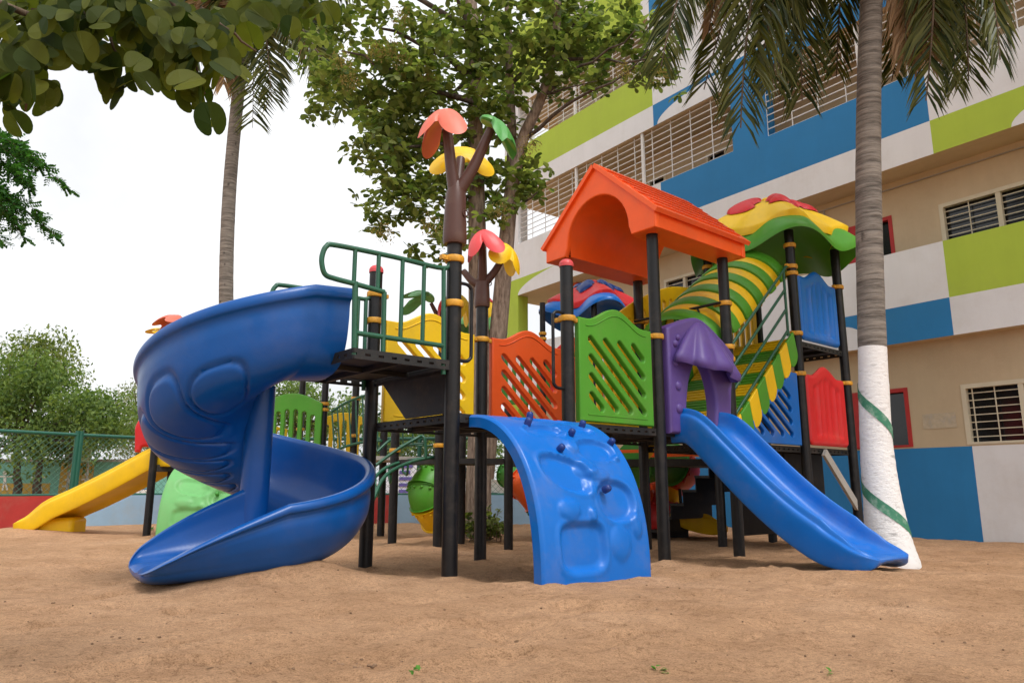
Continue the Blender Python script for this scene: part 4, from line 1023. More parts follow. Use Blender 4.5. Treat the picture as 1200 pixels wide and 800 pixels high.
ornament(P3, tp.x, tp.y, 2.55, .9, [
    ((lz.x + .02, tp.y - .05, lz.z - .03), (R(18), R(-8), R(215)), .33, 'coral', dict(droop=.6, spread=200, thick=.2)),
    ((lz.x - .14, tp.y + .05, lz.z - .22), (R(10), R(-20), R(200)), .30, 'yellow', dict(droop=.45, spread=200, thick=.16)),
    ((lz.x + .30, tp.y, lz.z - .15), (R(5), R(20), R(-20)), .28, 'dgreen', dict(droop=.5, spread=150, thick=.16))], .5, ((lz.x, tp.y - .03, lz.z - .08), (lz.x - .1, tp.y + .04, lz.z - .25), (lz.x + .28, tp.y, lz.z - .2)))

# ------------------------------------------------------------------ school building
PHI = R(126.75); FN = (math.sin(PHI), -math.cos(PHI)); D0 = 10.222
BL = thing('school_building', 'long multi-storey school with blue, lime and white painted bands and barred corridors', 'building', (D0 * FN[0], D0 * FN[1], 0), PHI)
BM = [M['tan'], M['white'], M['wblue'], M['lime'], M['worange']]; TAN, WH, BLU, LIM, ORA = range(5)
def cellwall(q, tb, zb, fn, y, depth):
    C = {}
    for i in range(len(tb) - 1):
        for j in range(len(zb) - 1):
            C[i, j] = fn((tb[i] + tb[i+1]) / 2, (zb[j] + zb[j+1]) / 2)
    for (i, j), m in C.items():
        if m is None: continue
        t0, t1, z0, z1 = tb[i], tb[i+1], zb[j], zb[j+1]
        q.face([(t0, y, z0), (t1, y, z0), (t1, y, z1), (t0, y, z1)], m); q.face([(t0, y - depth, z0), (t1, y - depth, z0), (t1, y - depth, z1), (t0, y - depth, z1)], TAN)
        for di, dj, e in ((-1, 0, ((t0, z0), (t0, z1))), (1, 0, ((t1, z0), (t1, z1))), (0, -1, ((t0, z0), (t1, z0))), (0, 1, ((t0, z1), (t1, z1)))):
            if C.get((i + di, j + dj)) is None:
                (ta, za), (tb_, zb_) = e; q.face([(ta, y, za), (tb_, y, zb_), (tb_, y - depth, zb_), (ta, y - depth, za)], m if (di or dj > 0) else TAN)
def arcpoly(q, pts, y, mi): q.face([(t, y, z) for t, z in pts], mi)
TL, TRt = 14.0, -4.0
b1b, b1m, b1t = 2.56, 3.07, 3.85; b2b, b2m, b2t = 5.10, 5.59, 6.38; b3b, b3m, b3t = 7.61, 8.06, 8.87; b4b, b4t = 10.03, 12.2
# ground floor wall
q = MB(); W1 = (2.45, 4.10, 1.15, 1.93); W2 = (4.78, 5.66, 1.15, 1.97)
def gfn(t, z):
    for w_ in (W1, W2, (8.2, 9.6, 1.15, 1.93), (-1.2, .6, 1.15, 1.93)):
        if w_[0] < t < w_[1] and w_[2] < z < w_[3]: return None
    if z < 1.13: return (WH if t < 4.05 else (BLU if t < 11.2 else WH))
    return TAN
cellwall(q, [TRt, -1.2, .6, 2.45, 4.05, 4.10, 4.78, 5.66, 8.2, 9.6, 11.2, 13.3], [-.3, 1.13, 1.15, 1.93, 1.97, b1b + .03], gfn, -.22, .2)
q.build('ground_floor_wall', BM, BL)
# first floor wall, recessed
q = MB(); V1 = (2.4, 4.22, 3.80, 4.55); V2 = (4.88, 5.80, 3.4, 4.60); V3 = (8.35, 9.35, 3.9, 4.62)
def ffn(t, z):
    for w_ in (V1, V2, V3):
        if w_[0] < t < w_[1] and w_[2] < z < w_[3]: return None
    return TAN
cellwall(q, [TRt, 2.4, 4.22, 4.88, 5.80, 8.35, 9.35, 11.6], [2.6, 3.4, 3.80, 3.9, 4.55, 4.60, 4.62, b2b + .02], ffn, -.52, .15)
q.build('first_floor_wall', BM, BL)
q = MB(); cellwall(q, [TRt, 7.25, 7.75, 8.05, 8.55, 9.6, 10.1, 12.3], [b2t - .9, 6.55, 7.12, b3b + .02], lambda t, z: None if (6.55 < z < 7.12 and (7.25 < t < 7.75 or 8.05 < t < 8.55 or 9.6 < t < 10.1)) else TAN, -1.0, .15); q.build('second_floor_wall', BM, BL)
q = MB(); cellwall(q, [TRt, 13.3], [b3t - .9, b4b + .02], lambda t, z: WH, -1.2, .15); q.build('third_floor_wall', BM, BL)
# slabs
q = MB()
for z, dp in ((b1b, -.02), (b2b, -.02), (b3b, -.02), (b4b, -.02)):
    q.box((TRt, -3.2, z + .003), (TL - .05, -.16, z + .12), TAN)
q.box((TRt, -3.2, b4t - .15), (TL, -.16, b4t), WH); q.build('floor_slab', BM, BL)
q = MB(); q.box((TRt, -3.4, -.3), (13.2, -3.2, b4t)); q.box((TRt, -3.2, -.3), (TRt + .15, -.6, b4t - .16)); q.build('rear_wall', BM, BL)
# parapets (painted bands)
def b1fn(t, z):
    if t < 4.02: return LIM if z > b1m else WH
    return WH if z > b1m or t > 5.55 else BLU
def b2fn(t, z):
    if t < 4.0: return WH if z > b2m else LIM
    if t < 8.88: return BLU if z > b2m else WH
    return WH if z > b2m - .08 or t < 10.9 else LIM
def b3fn(t, z):
    if t > 9.0: return WH if z < b3m else LIM
    return BLU if z < b3m + (.0) else WH
def b4fn(t, z):
    if t > 11.6: return LIM if z > 10.45 else WH
    if t > 9.0: return WH if z < 10.5 else (LIM if z < 11.3 else WH)
    return BLU if z < 11 else WH
for nm, fn, tb, zb in (('first_parapet', b1fn, [TRt, 4.02, 5.55, TL], [b1b, b1m, b1t]), ('second_parapet', b2fn, [TRt, 4.0, 8.88, 10.9, TL], [b2b, b2m - .08, b2m, b2t]),
                       ('third_parapet', b3fn, [TRt, 9.0, TL], [b3b, b3m, b3t]), ('top_parapet', b4fn, [TRt, 9.0, 11.6, TL], [b4b, 10.45, 10.5, 11, 11.3, b4t])):
    q = MB(); cellwall(q, tb, zb, fn, 0, .15)
    e = .004
    if nm == 'first_parapet':
        arcpoly(q, [(5.552, b1m)] + [(5.55 - .42 * math.cos(a), b1b + (b1m - b1b) * .72 * math.sin(a)) for a in [math.pi/2*k/10 for k in range(11)]][::-1] + [(5.13, b1b), (5.552, b1b)], e, WH)
    if nm == 'second_parapet':
        arcpoly(q, [(13.45, b2b)] + [(13.45 - 2.2 * (1 - math.cos(a)), b2b + .44 * math.sin(a)) for a in [math.pi/2*k/12 for k in range(1, 13)]] + [(10.9, b2b + .44), (10.9, b2b)], e, WH)
        arcpoly(q, [(3.06, b2b)] + [(3.06 - 1.6 * (1 - math.cos(a)), b2b + .40 * math.sin(a)) for a in [math.pi/2*k/12 for k in range(1, 13)]] + [(0, b2b + .4), (0, b2b)], e, WH)
    if nm == 'third_parapet':
        arcpoly(q, [(8.9, b3b)] + [(8.9 - 1.55 * (1 - math.cos(a)), b3b + .38 * math.sin(a)) for a in [math.pi/2*k/12 for k in range(1, 13)]] + [(7.2, b3b + .38), (7.2, b3b)], e, WH)
    if nm == 'top_parapet':
        arcpoly(q, [(11.5, b4b)] + [(11.5 - 2.0 * (1 - math.cos(a)), b4b + .9 * math.sin(a)) for a in [math.pi/2*k/12 for k in range(1, 13)]] + [(9.1, b4b)], e, LIM)
    q.build(nm, BM, BL)
# piers
for (t0, t1, z0, z1, m) in ((6.55, 7.2, b2t, b3b, BLU), (13.45, TL, b2t, b3b, WH), (13.45, TL, b1t, b2b, LIM), (13.45, TL, -.3, b1b, LIM), (13.45, TL, b3t, b4b, WH), (5.2, 9.05, b3t, b4b, WH), (TRt, -3.6, b2t, b4b, WH)):
    q = MB(); q.box((t0, -.30, z0 + .001), (t1, -.001, z1 - .001), m); q.build('pier', BM, BL)
q = MB(); q.box((11.75, -1.1, 4.55), (11.9, -.35, b2b), ORA); q.box((12.0, -2.2, b1b), (12.15, -.8, b1t), WH); q.build('passage_beam', BM, BL)
# railing grilles
def grille(t0, t1, z0, z1, y, nh, dv=.45, thick=()):
    q = MB(); r = .008
    for i in range(nh + 1): z = z0 + (z1 - z0) * (i + .4) / (nh + .8); q.box((t0, y - r, z - r), (t1, y + r, z + r))
    n = int((t1 - t0) / dv)
    for i in range(n + 1): t = t0 + (t1 - t0) * i / n; q.box((t - r*.8, y + r + .001, z0), (t + r*.8, y + 3*r, z1))
    for t in thick: q.box((t - .028, y + 3*r + .001, z0), (t + .028, y + 3*r + .05, z1))
    return q.build('corridor_grille', M['grille'], BL)
grille(7.2, 13.45, b2t, b3b, -.10, 9, .45, (9.35, 11.35)); grille(-3.6, 6.55, b2t, b3b, -.10, 9, .45, (4.9, 3.2, 1.4)); grille(9.05, 13.45, b3t, b4b, -.10, 10, .5, (11.35, 13.0))
# windows
def window(t0, t1, z0, z1, y, mull, bars=6, name='window', red=False, vb=()):
    fr = MB(); w_ = .055; m = 'wred' if red else 'cream'
    for a in ((t0, z0, t0 + w_, z1), (t1 - w_, z0, t1, z1), (t0 + w_, z1 - w_, t1 - w_, z1)): fr.box((a[0], y - .05, a[1]), (a[2], y + .03, a[3]))
    fr.box((t0 + w_, y - .05, z0), (t1 - w_, y + .03, z0 + .03))
    for mm in mull: fr.box((mm - .03, y - .05, z0 + .03), (mm + .03, y + .02, z1 - w_))
    o = fr.build(name, M[m], BL)
    p_ = MB(); p_.face([(t0 + .02, y - .07, z0 + .01), (t1 - .02, y - .07, z0 + .01), (t1 - .02, y - .07, z1 - .01), (t0 + .02, y - .07, z1 - .01)]); p_.build('pane', M['dark'], o)
    if bars:
        b = MB()
        for i in range(bars): z = z0 + .05 + (z1 - z0 - .12) * (i + .5) / bars; b.box((t0 + w_, y - .026, z - .006), (t1 - w_, y - .014, z + .006))
        for t in vb: b.box((t - .006, y - .012, z0 + .03), (t + .006, y - .002, z1 - w_))
        b.build('bar', M['cream'], o)
    return o
window(*W1, -.24, (3.42,), 7, vb=(3.72, 3.98, 2.9, 3.2)); window(*V1, -.54, (3.48,), 7, vb=(3.85, 2.9)); window(*V3, -.54, (8.85,), 5)
window(8.2, 9.6, 1.15, 1.93, -.24, (8.9,), 7); window(-1.2, .6, 1.15, 1.93, -.24, (-.3,), 7)
for t0, t1 in ((7.25, 7.75), (8.05, 8.55), (9.6, 10.1)): window(t0, t1, 6.55, 7.12, -1.02, (), 3)
for (wn, y) in ((W2, -.24), (V2, -.54)):
    o = window(*wn, y, (), 0, red=True)
    s_ = MB(); s_.box((wn[1] - .40, y + .032, wn[2] + .01), (wn[1] - .06, y + .055, wn[3] - .06)); s_.build('shutter', M['wred'], o)
q = MB(); q.box((TRt, -.50, 4.985), (6.4, -.475, 5.0)); q.box((5.9, -.5, 4.2), (5.92, -.48, 4.985)); q.box((5.3, -.5, 4.42), (5.92, -.485, 4.435)); q.build('conduit', M['concrete'], BL)
q = MB(); q.box((4.2, -.217, 1.38), (4.62, -.214, 1.58)); q.build('faded_notice', mat('faded_notice_paint', (.50, .42, .30), .85, .15, 14, 0, 30, (.36, .36, .38), .6, 9), BL)

# ------------------------------------------------------------------ boundary wall and fence
FP = [(-10.5, 9.2), (-8.62, 11.75), (-6.95, 13.95), (-3.5, 13.9), (1.2, 13.7)]
SEG = [((-10.5, 9.2), (-8.0, 12.57), 'wallred'), ((-8.0, 12.57), (-6.80, 14.15), 'wallred'), ((-6.80, 14.15), (-5.55, 14.12), 'walllb')]
bw = thing('boundary_wall', 'low boundary wall in red, pale blue and orange blocks along the sand', 'wall')
wb = MB(); pts = [(-11.2, 8.2, 'wallred'), (-7.72, 12.95, 'walllb'), (-6.62, 14.25, 'wallor'), (-4.9, 14.2, 'wallred'), (-2.25, 14.05, 'walllb'), (0.6, 13.9, None)]
tops = .47
mats_ = ['wallred', 'walllb', 'wallor']
for (x0, y0, m), (x1, y1, _) in zip(pts[:-1], pts[1:]):
    q = MB(); d = Vector((x1 - x0, y1 - y0, 0)); c0 = Vector((x0, y0, .13)); q.bar(c0, c0 + d, .18, .66); q.build('wall_block', M[m], bw)
fe = thing('chain_link_fence', 'green chain-link fence with pipe rails standing on the low wall', 'fence')
def fence_run(x0, y0, x1, y1, zt, zb, posts=True):
    A, B = Vector((x0, y0, 0)), Vector((x1, y1, 0)); d = (B - A); L_ = d.length; d.normalize(); q = MB()
    q.tube([A + Vector((0, 0, zt)), B + Vector((0, 0, zt))], .032, 8); q.build('rail', M['fence'], fe, smooth=60); q = MB(); q.tube([A + Vector((0, 0, zb)), B + Vector((0, 0, zb))], .026, 8); q.build('rail', M['fence'], fe, smooth=60)
    k = MB(); sp_ = .105; H_ = zt - zb; n = int((L_ + H_) / sp_); nr = d.cross(Vector((0, 0, 1)))
    for i in range(n):
        for sg in (1, -1):
            s0 = i * sp_ - H_; s1 = s0 + H_; z0, z1 = (zb, zt) if sg > 0 else (zt, zb)
            a, b = s0, s1; za, zb2 = z0, z1
            if a < 0: za = z0 + (z1 - z0) * (-a) / H_; a = 0
            if b > L_: zb2 = z0 + (z1 - z0) * (L_ - s0) / H_; b = L_
            if b - a < .02: continue
            pa, pb = A + d * a + Vector((0, 0, za)) + nr * .004 * sg, A + d * b + Vector((0, 0, zb2)) + nr * .004 * sg
            k.tube([pa, pb], .0036, 3, cap=False)
    k.build('wire_mesh', M['wire'], fe, recalc=False)
    npst = max(1, round(L_ / 2.6))
    for i in range(npst + 1):
        c = A + d * (L_ * i / npst); p_ = MB(); p_.tube([c + Vector((0, 0, .0)), c + Vector((0, 0, zt + .07))], .042, 10); p_.build('fence_post', M['fence'], fe, smooth=60)
ZT = at(90, 509, 12.9).z; ZB = .47
fence_run(-9.25, 10.9, -7.70, 12.99, ZT, ZB); fence_run(-7.66, 13.03, -6.55, 14.28, ZT, ZB); fence_run(-6.5, 14.26, .6, 13.93, ZT, ZB)

# mural wall across the street with white figures
mu = thing('mural_wall', 'teal and ochre mural wall with white figures of children exercising, across the street', 'wall')
MY = 24.0
def mx_(x, y): p = at(x, y, MY); return p
x0, x1 = at(-160, 560, MY).x, at(250, 560, MY).x; zt_ = at(60, 541, MY).z; zm_ = at(60, 566, MY).z
q = MB(); q.box((x0, MY, -.2), (x1, MY + .3, zt_), 0)
xa, xb = at(70, 560, MY).x, at(109, 560, MY).x
q.face([(xa, MY - .004, -.1), (xb, MY - .004, -.1), (xb, MY - .004, zt_ - .02), (xa, MY - .004, zt_ - .02)], 1)
q.face([(x0, MY - .004, -.1), (at(60, 560, MY).x, MY - .004, -.1), (at(60, 560, MY).x, MY - .004, zm_), (x0, MY - .004, zm_)], 1)
q.build('painted_wall', [M['teal'], M['ochre']], mu)
q = MB(); q.box((x0, MY - .05, zt_ + .001), (x1, MY + .35, zt_ + .09)); q.build('coping', M['concrete'], mu)
def figure(cx, cy, pose):
    q = MB(); s_ = 22 / CAM_F * MY / 24
    def pt(u, v): p = at(cx + u, cy + v, MY); return Vector((p.x, MY - .012, p.z))
    limbs = dict(star=[((0, -4), (0, 4), 2.6), ((-9, -5), (9, -5), 1.2), ((-1, 3), (-3, 11), 1.5), ((1, 3), (3, 11), 1.5)],
                 run=[((1, -4), (-1, 3), 2.4), ((1, -4), (6, 0), 1.1), ((1, -4), (-5, -2), 1.1), ((-1, 2), (5, 6), 1.4), ((5, 6), (4, 10), 1.2), ((-1, 2), (-5, 6), 1.4), ((-5, 6), (-9, 5), 1.2)])[pose]
    for a, b, w_ in limbs:
        A, B = pt(*a), pt(*b); q.bar(A, B, .012, w_ * MY / CAM_F * 1.3, up=Vector((0, -1, 0)).cross((B - A).normalized()))
    h = pt(1 if pose == 'run' else 0, -9); G = [[h + Vector((math.cos(t) * r, -.004, math.sin(t) * r)) for t in [2*math.pi*i/12 for i in range(12)]] for r in (.001, .07)]
    q.grid(G, closed_v=True); q.build('painted_figure', M['mwhite'], mu)
figure(6, 563, 'star'); figure(46, 564, 'star'); figure(82, 564, 'run'); figure(101, 564, 'run'); figure(-40, 564, 'star')

# boards beyond the fence
def board(name, x0, y0, x1, y1, Y, mt, label, cat, extra=None):
    t = thing(name, label, cat); a, b = at(x0, y1, Y), at(x1, y0, Y); q = MB(); q.box((a.x, Y, a.z), (b.x, Y + .06, b.z)); q.build('panel', M[mt], t)
    q = MB()
    for x in (a.x + .1, b.x - .1): q.tube([(x, Y + .1, -.2), (x, Y + .1, a.z + .1)], .03, 8)
    q.build('support', M['concrete'], t, smooth=50)
    if extra: extra(t, a, b, Y)
    return t
def portrait(t, a, b, Y):
    w_, h_ = b.x - a.x, b.z - a.z
    q = MB(); c = (a.x + w_ * .30, a.z + h_ * .66); r = h_ * .17
    q.grid([[(c[0] + math.cos(k) * rr * .8, Y - .006, c[1] + math.sin(k) * rr) for k in [2*math.pi*i/16 for i in range(16)]] for rr in (.001, r)], closed_v=True); q.build('face_print', M['skin'], t)
    q = MB(); q.face([(a.x + w_*.12, Y - .008, a.z + h_*.05), (a.x + w_*.48, Y - .008, a.z + h_*.05), (a.x + w_*.44, Y - .008, a.z + h_*.42), (a.x + w_*.30, Y - .008, a.z + h_*.5), (a.x + w_*.17, Y - .008, a.z + h_*.42)]); q.build('shoulder_print', M['greyprint'], t)
    q = MB(); q.grid([[(c[0] + math.cos(k) * rr * .9, Y - .004, c[1] + .1 * r + math.sin(k) * rr * 1.05) for k in [math.pi*i/12 for i in range(13)]] for rr in (.001, r * 1.15)]); q.build('hair_print', M['rubber'], t)
board('signboard', 76, 518, 108, 541, 23.0, 'board', 'pale green signboard with a portrait, above the mural wall', 'sign', portrait)
def sq(t, a, b, Y):
    q = MB(); w_, h_ = b.x - a.x, b.z - a.z; q.box((a.x + w_*.08, Y - .02, a.z + h_*.5), (b.x - w_*.08, Y - .004, b.z - h_*.06)); q.build('teal_panel', M['teal'], t)
    q = MB(); q.box((a.x + w_*.08, Y - .02, a.z + h_*.1), (b.x - w_*.08, Y - .004, a.z + h_*.45)); q.build('white_panel', M['mwhite'], t)
board('notice_board', 158, 558, 176, 586, 19.0, 'wblue', 'blue framed notice board with teal and white halves beyond the fence', 'notice board', sq)
def vio(t, a, b, Y):
    q = MB(); w_, h_ = b.x - a.x, b.z - a.z
    for i in range(5): q.box((a.x + w_*.34, Y - .02, b.z - h_*(.14 + .15*i)), (a.x + w_*(.62 - .05*(i % 2)), Y - .004, b.z - h_*(.06 + .15*i)))
    q.build('violet_print', M['bviolet'], t)
board('banner', 448, 541, 505, 590, 17.5, 'banner', 'white banner with violet print seen under the playset deck', 'banner', vio)
board('banner', 612, 545, 690, 592, 16.4, 'banner', 'pale banner behind the orange tube slide', 'banner')
# parked car beyond the wall
def car(x, y, rz):
    t = thing('parked_car', 'white car parked in the street beyond the low wall', 'car', (x, y, -.15), rz)
    prof = [(-2.0, .35), (-2.05, .62), (-1.9, .80), (-1.2, .90), (-.65, 1.32), (.55, 1.36), (1.25, .95), (1.95, .86), (2.05, .55), (2.0, .32)]
    q = MB(); G = []
    for yy, k in ((-.80, .86), (-.84, 1), (-.6, 1.03), (.6, 1.03), (.84, 1), (.80, .86)): G.append([(px_ * (1 if k >= 1 else .985), yy * (1 if z_ < .95 else .84), .3 + (z_ - .3) * (k if k < 1 else 1)) for px_, z_ in prof])
    q.grid(G, closed_v=True); q.face(G[0]); q.face(G[-1]); q.build('body', M['carw'], t, smooth=35)
    for s_ in (-1, 1):
        q = MB(); q.face([(-1.0, s_ * .80, .95), (-.6, s_ * .735, 1.28), (.48, s_ * .735, 1.30), (1.0, s_ * .80, .97)]); q.build('side_window', M['glass'], t)
    q = MB(); q.face([(-1.17, -.62, .935), (-.70, -.56, 1.30), (-.70, .56, 1.30), (-1.17, .62, .935)]); q.build('windscreen', M['glass'], t)
    for wx in (-1.3, 1.3):
        for s_ in (-1, 1):
            q = MB(); q.tube([(wx, s_ * .70, .31), (wx, s_ * .86, .31)], .31, 18); wz = q.build('wheel', M['rubber'], t, smooth=40)
            q = MB(); q.tube([(wx, s_ * .862, .31), (wx, s_ * .875, .31)], .19, 14); q.build('rim', M['grille'], wz, smooth=40)
car(-1.9, 19.6, R(12))

# ------------------------------------------------------------------ vegetation
def leaf_shape(kind):
    if kind == 'almond': return [(0, 0), (.28, .22), (.68, .33), (.95, .20), (1.0, 0), (.95, -.20), (.68, -.33), (.28, -.22)]
    if kind == 'simple': return [(0, 0), (.5, .26), (1, 0), (.5, -.26)]
    if kind == 'oval': return [(0, 0), (.2, .3), (.6, .38), (.9, .24), (1, 0), (.9, -.24), (.6, -.38), (.2, -.3)]
def add_leaf(q, c, d, up, size, shape, fold=.12, mi=0):
    d = d.normalized(); s_ = d.cross(up)
    if s_.length < 1e-3: s_ = d.cross(Vector((1, 0, 0)))
    s_.normalize(); n = s_.cross(d)
    q.face([c + (d * x + s_ * y + n * (abs(y) * fold * 2 - .18 * x * x)) * size for x, y in shape], mi)
def rv(k=1.0):
    while True:
        v = Vector((rnd.uniform(-1, 1), rnd.uniform(-1, 1), rnd.uniform(-1, 1)))
        if .05 < v.length < 1: return v.normalized() * k
def limb(q, p0, p1, r0, r1, wob=.06, n=7, mi=0):
    p0, p1 = Vector(p0), Vector(p1); L_ = (p1 - p0).length
    pts = [p0.lerp(p1, i / n) + (rv(wob * L_ * .3) if 0 < i < n else Vector((0, 0, 0))) for i in range(n + 1)]
    q.tube(pts, [r0 + (r1 - r0) * i / n for i in range(n + 1)], 9, mi); return pts
def crown(name, parent, clumps, per, lsize, shape, m_, flat=.5, rosette=1):
    """clumps: (centre, radius)"""
    q = MB()
    for (c, r) in clumps:
        c = Vector(c)
        n = int(per * r * r)
        for i in range(n):
            v = rv(r * (rnd.random() ** .45)); v.z *= .75; p = c + v
            if rosette > 1:
                ax = Vector((rnd.gauss(0, .5), rnd.gauss(0, .5), 1)).normalized(); a0 = rnd.random() * 6.28
                u = ax.cross(Vector((1, .3, 0))).normalized(); w_ = ax.cross(u)
                for k in range(rosette):
                    a = a0 + k * 2.4; d = (u * math.cos(a) + w_ * math.sin(a)) + ax * rnd.uniform(-.5, .35)
                    add_leaf(q, p, d, ax, lsize * rnd.uniform(.7, 1.2), shape)
            else:
                d = rv(); d.z -= .25; add_leaf(q, p, d, Vector((rnd.gauss(0, flat), rnd.gauss(0, flat), 1)), lsize * rnd.uniform(.7, 1.3), shape)
    return q.build(name, m_, parent, recalc=False)

# -- central tree behind the playset
ct = thing('almond_tree', 'tall broad-leaved tree with two dark stems behind the playset, in front of the school', 'tree', (0, 0, 0))
TY = 9.9
q = MB()
base = at(560, 628, TY); base.z = -.15
s1 = [base, at(561, 560, TY), at(563, 470, TY), at(561, 380, TY), at(559, 260, TY), at(557, 150, TY + .1), at(556, 60, TY + .1), at(548, -60, TY + .2), at(540, -240, TY + .3)]
q.tube(catmull(s1, 4), [.185 - .115 * i / 32 for i in range(33)], 14)
s2 = [at(566, 560, TY + .1), at(574, 480, TY + .05), at(583, 400, TY), at(592, 300, TY - .05), at(600, 220, TY), at(612, 165, TY), at(632, 120, TY), at(650, 60, TY - .1), at(655, -40, TY - .2), at(665, -200, TY - .2)]
q.tube(catmull(s2, 4), [.15 - .11 * i / 36 for i in range(37)], 12)
s3 = [at(597, 250, TY), at(600, 170, TY + .2), at(597, 90, TY + .3), at(595, 0, TY + .3), at(592, -150, TY + .3)]
q.tube(catmull(s3, 4), [.085 - .04 * i / 16 for i in range(17)], 10)
q.build('trunk', BK['mid'], ct, smooth=70)
q = MB(); ends = []
for a, b, r in (((557, 120, TY), (400, 60, TY - .6), .05), ((557, 160, TY), (455, 175, TY - .8), .045), ((556, 90, TY), (430, 20, TY - .3), .05), ((558, 230, TY), (470, 235, TY - .5), .035), ((556, 60, TY), (520, -40, TY - .8), .05),
                ((612, 165, TY), (760, 60, TY - .8), .035), ((640, 110, TY), (745, 35, TY - 1.0), .03), ((650, 70, TY), (800, 70, TY - 1.2), .028), ((597, 250, TY), (630, 225, TY - .3), .03), ((597, 100, TY + .3), (690, 10, TY), .04),
                ((557, 100, TY), (500, 110, TY + .8), .04), ((640, 110, TY), (700, 95, TY - .9), .02), ((556, 60, TY), (600, -80, TY + .6), .04), ((545, 30, TY), (400, -60, TY), .05)):
    limb(q, at(*a), at(*b), r, r * .25, .12)
q.build('branch', BK['dark'], ct, smooth=70)
cl = []
for (x, y, r, n, dy) in ((400, 20, 45, 6, .9), (460, 20, 55, 8, 1.2), (520, 30, 50, 8, 1.2), (440, 90, 50, 8, .9), (500, 95, 45, 8, 1.0), (550, 80, 40, 6, 1.2), (600, 50, 45, 6, 1.2), (650, 25, 40, 5, .8), (700, 35, 35, 3, .6),
                          (460, 160, 40, 7, .8), (515, 165, 40, 7, .9), (490, 215, 38, 7, .7), (540, 200, 35, 4, .8), (580, 140, 30, 3, .8), (465, 240, 25, 4, .6), (520, 255, 25, 3, .7), (610, 210, 22, 3, .5), (745, 50, 25, 2, .3), (690, 80, 25, 2, .4), (625, 90, 30, 3, .6), (640, 50, 30, 3, .6), (780, 75, 18, 1, .2), (590, 240, 20, 2, .5), (520, -60, 80, 9, 1.4), (640, -60, 70, 6, 1.2), (420, -60, 70, 7, 1.2), (540, -180, 120, 10, 1.5), (545, 130, 40, 4, 1.0), (500, 285, 14, 1, .3), (395, 85, 30, 4, .6), (425, 130, 28, 4, .5), (440, 190, 22, 3, .4), (450, 150, 26, 4, .5), (700, 60, 35, 4, .5), (720, 20, 35, 4, .5), (765, 80, 16, 2, .2), (440, 275, 16, 1, .3)):
    for _ in range(int(n * 1.8 + .5)):
        cl.append((at(x + rnd.gauss(0, r * .6), y + rnd.gauss(0, r * .5), TY + rnd.uniform(-dy, dy)), rnd.uniform(.20, .42)))
crown('crown', ct, cl, 112, .125, leaf_shape('almond'), LM['mid'], rosette=4)
q = MB()
for (x, y) in ((440, 60), (410, 95), (475, 75), (498, 85), (462, 55), (400, 70), (585, 250), (505, 265), (450, 275), (620, 170), (470, 20), (730, 85), (775, 85)):
    c = at(x, y, TY - 1.0)
    for _ in range(140): v = rv(.17 * rnd.random() ** .5); add_leaf(q, c + v, rv(), Vector((0, 0, 1)), .035, leaf_shape('simple'))
q.build('blossom', LM['blossom'], ct, recalc=False)

# -- palms
def palm(label, base, pts_, r0, r1, white_z, fronds, leaf_l, nseg=46, flare=1.62, group=None, ns=130):
    t = thing('palm_tree', label, 'palm tree', (0, 0, 0))
    P = catmull(pts_, ns // (len(pts_) - 1)); n = len(P)
    def rad(i):
        p = P[i]; f = i / (n - 1); r = r0 + (r1 - r0) * f; h = p.z
        r *= 1 + (flare - 1) * math.exp(-max(0, h) / .42)
        ring = (h / .055) % 1.0
        return r * (1 + .022 * (1 - ring) + .02 * (vnoise(h * 7, 1.3, 5) - .5))
    for nm, sel, mt in (('trunk', [i for i in range(n) if P[i].z >= white_z - .04], BK['palm']), ('whitewashed_base', [i for i in range(n) if P[i].z <= white_z + .03], BK['lime'])):
        if len(sel) > 1:
            q = MB(); q.tube([P[i] for i in sel], [rad(i) * (1.012 if nm != 'trunk' else 1) for i in sel], 26); q.build(nm, mt, t, smooth=60)
    cb = Vector(pts_[-1])
    q = MB()
    rq = MB(); lq = MB(); dq = MB()
    for (mid, tip, droop, dry, ll) in fronds:
        ph_ = rnd.uniform(-.7, .7); sv = Vector((math.cos(ph_), math.sin(ph_), 0))
        mid, tip = Vector(mid), Vector(tip); N = nseg
        pts = []
        for i in range(N + 1):
            f = i / N; pts.append(cb * (1 - f) ** 2 + mid * (2 * f * (1 - f)) + tip * f * f)
        rq.tube(pts, [.028 - .022 * i / N for i in range(N + 1)], 6)
        for i in range(3, N):
            f = i / N; tg = (pts[i] - pts[i-1]).normalized(); side = (sv - tg * sv.dot(tg))
            if side.length < .1: side = tg.cross(Vector((0, 0, 1)))
            side.normalize()
            L_ = leaf_l * ll * (.35 + .65 * math.sin(math.pi * min(1, .12 + f * .86)) ** .6) * rnd.uniform(.85, 1.1)
            for sg in (-1, 1):
                for rep in range(2):
                    d = (side * sg * (.78 - droop * .35) + tg * rnd.uniform(.5, .8) + Vector((0, 0, -droop * .35)) + rv(.10)).normalized()
                    p0 = pts[i].lerp(pts[i-1], rnd.random()); p1 = p0 + d * L_ * .5; p2 = p0 + (d * .92 + Vector((0, 0, -.12 - .2 * droop))).normalized() * L_ * .98
                    wv = d.cross(rv()).normalized() * (.0095 if not dry else .010) * (leaf_l / .6)
                    (dq if dry else lq).face([p0 - wv * .6, p0 + wv * .6, p1 + wv, p2, p1 - wv])
    rq.build('rachis', BK['twig'], t, smooth=60)
    if lq.f: lq.build('crown', LM['frond'], t, recalc=False)
    if dq.f: dq.build('dead_frond', LM['dry'], t, recalc=False)
    return t, P, rad
PY = 6.2
pb = at(1047, 666, PY); pb.z = -.1
ptk = [pb, at(1036, 600, PY + .03), at(1027, 520, PY + .08), at(1022, 400, PY + .10), at(1018, 250, PY + .1), at(1018, 120, PY + .08), at(1021, 0, PY + .05), at(1024, -90, PY)]
